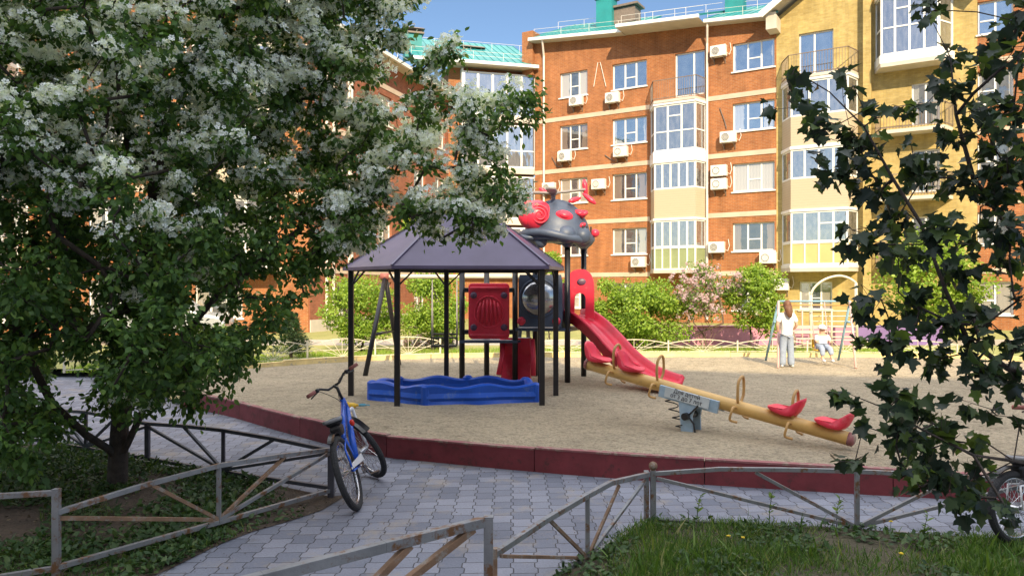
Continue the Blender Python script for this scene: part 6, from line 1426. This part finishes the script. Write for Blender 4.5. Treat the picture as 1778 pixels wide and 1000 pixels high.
p = polyscatter(soilpoly, 30000); k = np.array([mn.noise(Vector((q[0] * 1.3, q[1] * 1.3, 5.7))) for q in p]); p = p[k + rng.uniform(-.25, .25, len(p)) > -.12]; n = len(p); p[:, 2] += rng.uniform(.005, .055, n)
o = scatter('ground_cover', p, rng.normal(size=(n, 3)) * np.array([1, 1, .5]) + np.array([0, 0, .35]), rng.normal(size=(n, 3)) * .45 + np.array([0, 0, 1]), rng.uniform(.025, .075, n), LEAF, LEAFF, M['weed']); tag(o, 'patchy dark green weeds under the apple tree', 'weeds', None, 'stuff')
p = polyscatter(soilpoly, 6000); n = len(p)
o = scatter('leaf_litter', p, rng.normal(size=(n, 3)) * np.array([1, 1, .15]), rng.normal(size=(n, 3)) * .3 + np.array([0, 0, 1]), rng.uniform(.012, .04, n), LEAF, LEAFF, M['litter']); tag(o, 'brown dead leaves and crumbs on the bare soil', 'leaf litter', None, 'stuff')
p = polyscatter(soilpoly, 14000); k = np.array([mn.noise(Vector((q[0] * 2, q[1] * 2, 9.7))) for q in p]); p = p[k > .12]; n = len(p)
o = scatter('grass', p, rng.normal(size=(n, 3)) * .4 + np.array([0, 0, 1]), rng.normal(size=(n, 3)), rng.uniform(.03, .10, n), BLADE * np.array([1, 1.3, 1]), BLADEF, M['grass']); tag(o, 'thin tufts of grass in the soil under the apple tree', 'grass', None, 'stuff')
def strip(n, pts, wd):
    out = []
    for _ in range(n):
        i = rng.integers(0, len(pts) - 1); a, b = pts[i], pts[i + 1]; t = rng.uniform(); q = a.lerp(b, t); d = (b - a).normalized(); q = q + Vector((-d.y, d.x, 0)) * rng.uniform(.1, wd); out.append((q.x, q.y, .2))
    return np.array(out)
p = strip(16000, [Vector(q) for q in ((-9.5, 15.6, 0), (-6.9, 16.3, 0), (-5.0, 18.1, 0), (-2.6, 19.2, 0), (1.6, 19.6, 0), (5, 19.7, 0), (9.2, 19.6, 0), (12, 19.0, 0))], 2.4); n = len(p)
o = scatter('grass', p, rng.normal(size=(n, 3)) * .4 + np.array([0, 0, 1]), rng.normal(size=(n, 3)), rng.uniform(.05, .13, n), BLADE * np.array([1, 2.2, 1]), BLADEF, M['leaf_bush']); tag(o, 'sunlit yellowish grass strip beyond the sand pit', 'grass', None, 'stuff')
p = polyscatter([Vector(q) for q in ((-5, 3.5, 0), (-2, 3.3, 0), (2, 4, 0), (5, 6, 0), (5, 7.0, 0), (0, 8, 0), (-5, 12, 0))], 2600); k = np.array([mn.noise(Vector((q[0] * 1.1, q[1] * 1.1, 21.7))) for q in p]); p = p[k > .05]; n = len(p); p[:, 2] = .006
o = scatter('leaf_litter', p, rng.normal(size=(n, 3)) * np.array([1, 1, .1]), rng.normal(size=(n, 3)) * .2 + np.array([0, 0, 1]), rng.uniform(.006, .022, n), LEAF, LEAFF, M['litter']); tag(o, 'scattered crumbs and dry bits lying on the grey paving', 'leaf litter', None, 'stuff')
# dandelions: flower heads one can count
for i, (px, py, lab) in enumerate(((1263, 933, 'left of two yellow dandelions beside the ball-topped post'), (1288, 936, 'yellow dandelion just right of its twin in the short grass'), (1545, 908, 'yellow dandelion by the long fence below the seesaw end'), (1562, 964, 'yellow dandelion low in the grass near the bottom edge'))):
    b = G(px, py, .08); b.z = 0; t = thing('dandelion', tuple(b), lab, 'flower', 'dandelions in the grass'); g = MB(); g.tube([b, b + Vector((.01, 0, .09))], .002, 5); g.build('stem', M['grass'], t)
    n = 40; a = rng.uniform(0, 6.28, n); dd = np.stack([np.cos(a), np.sin(a), rng.uniform(.1, .9, n)], 1); scatter('flower_head', np.tile(np.array(b + Vector((.01, 0, .09))), (n, 1)), dd, np.tile(np.array([0, 0, 1.]), (n, 1)), rng.uniform(.014, .022, n), LEAF, LEAFF, M['dandelion'], t, tuple(b))
# tall weeds by the long fence
def tall_weed(px, py, h, lab):
    b = G(px, py, 0); t = thing('tall_weed', tuple(b), lab, 'plant', 'tall weeds by the fence'); g = MB(); s = [b, b + Vector((.01, .01, h * .5)), b + Vector((.03, 0, h))]; g.tube(s, [.004, .003, .0015], 5); g.build('stem', M['weed'], t)
    n = 18; f = rng.uniform(.15, 1, n); a = rng.uniform(0, 6.28, n); q = np.array(b) + np.stack([.03 * f, 0 * f, h * f], 1); scatter('leaves', q, np.stack([np.cos(a), np.sin(a), .7 + 0 * a], 1), rng.normal(size=(n, 3)) * .3 + np.array([0, 0, 1]), rng.uniform(.03, .065, n), LEAF * np.array([1, .7, 1]), LEAFF, M['leaf_mid'], t, tuple(b))
tall_weed(1605, 935, .20, 'leafy weed in front of the long fence, right of its middle post'); tall_weed(1335, 915, .30, 'thin tall weed stem in front of the long fence near the ball-topped post'); tall_weed(1452, 915, .26, 'weed left of the middle post of the long fence'); tall_weed(1210, 905, .22, 'short weed by the long fence just right of the ball-topped post')
for o in bpy.data.objects:
    if 'base' in o: del o['base']
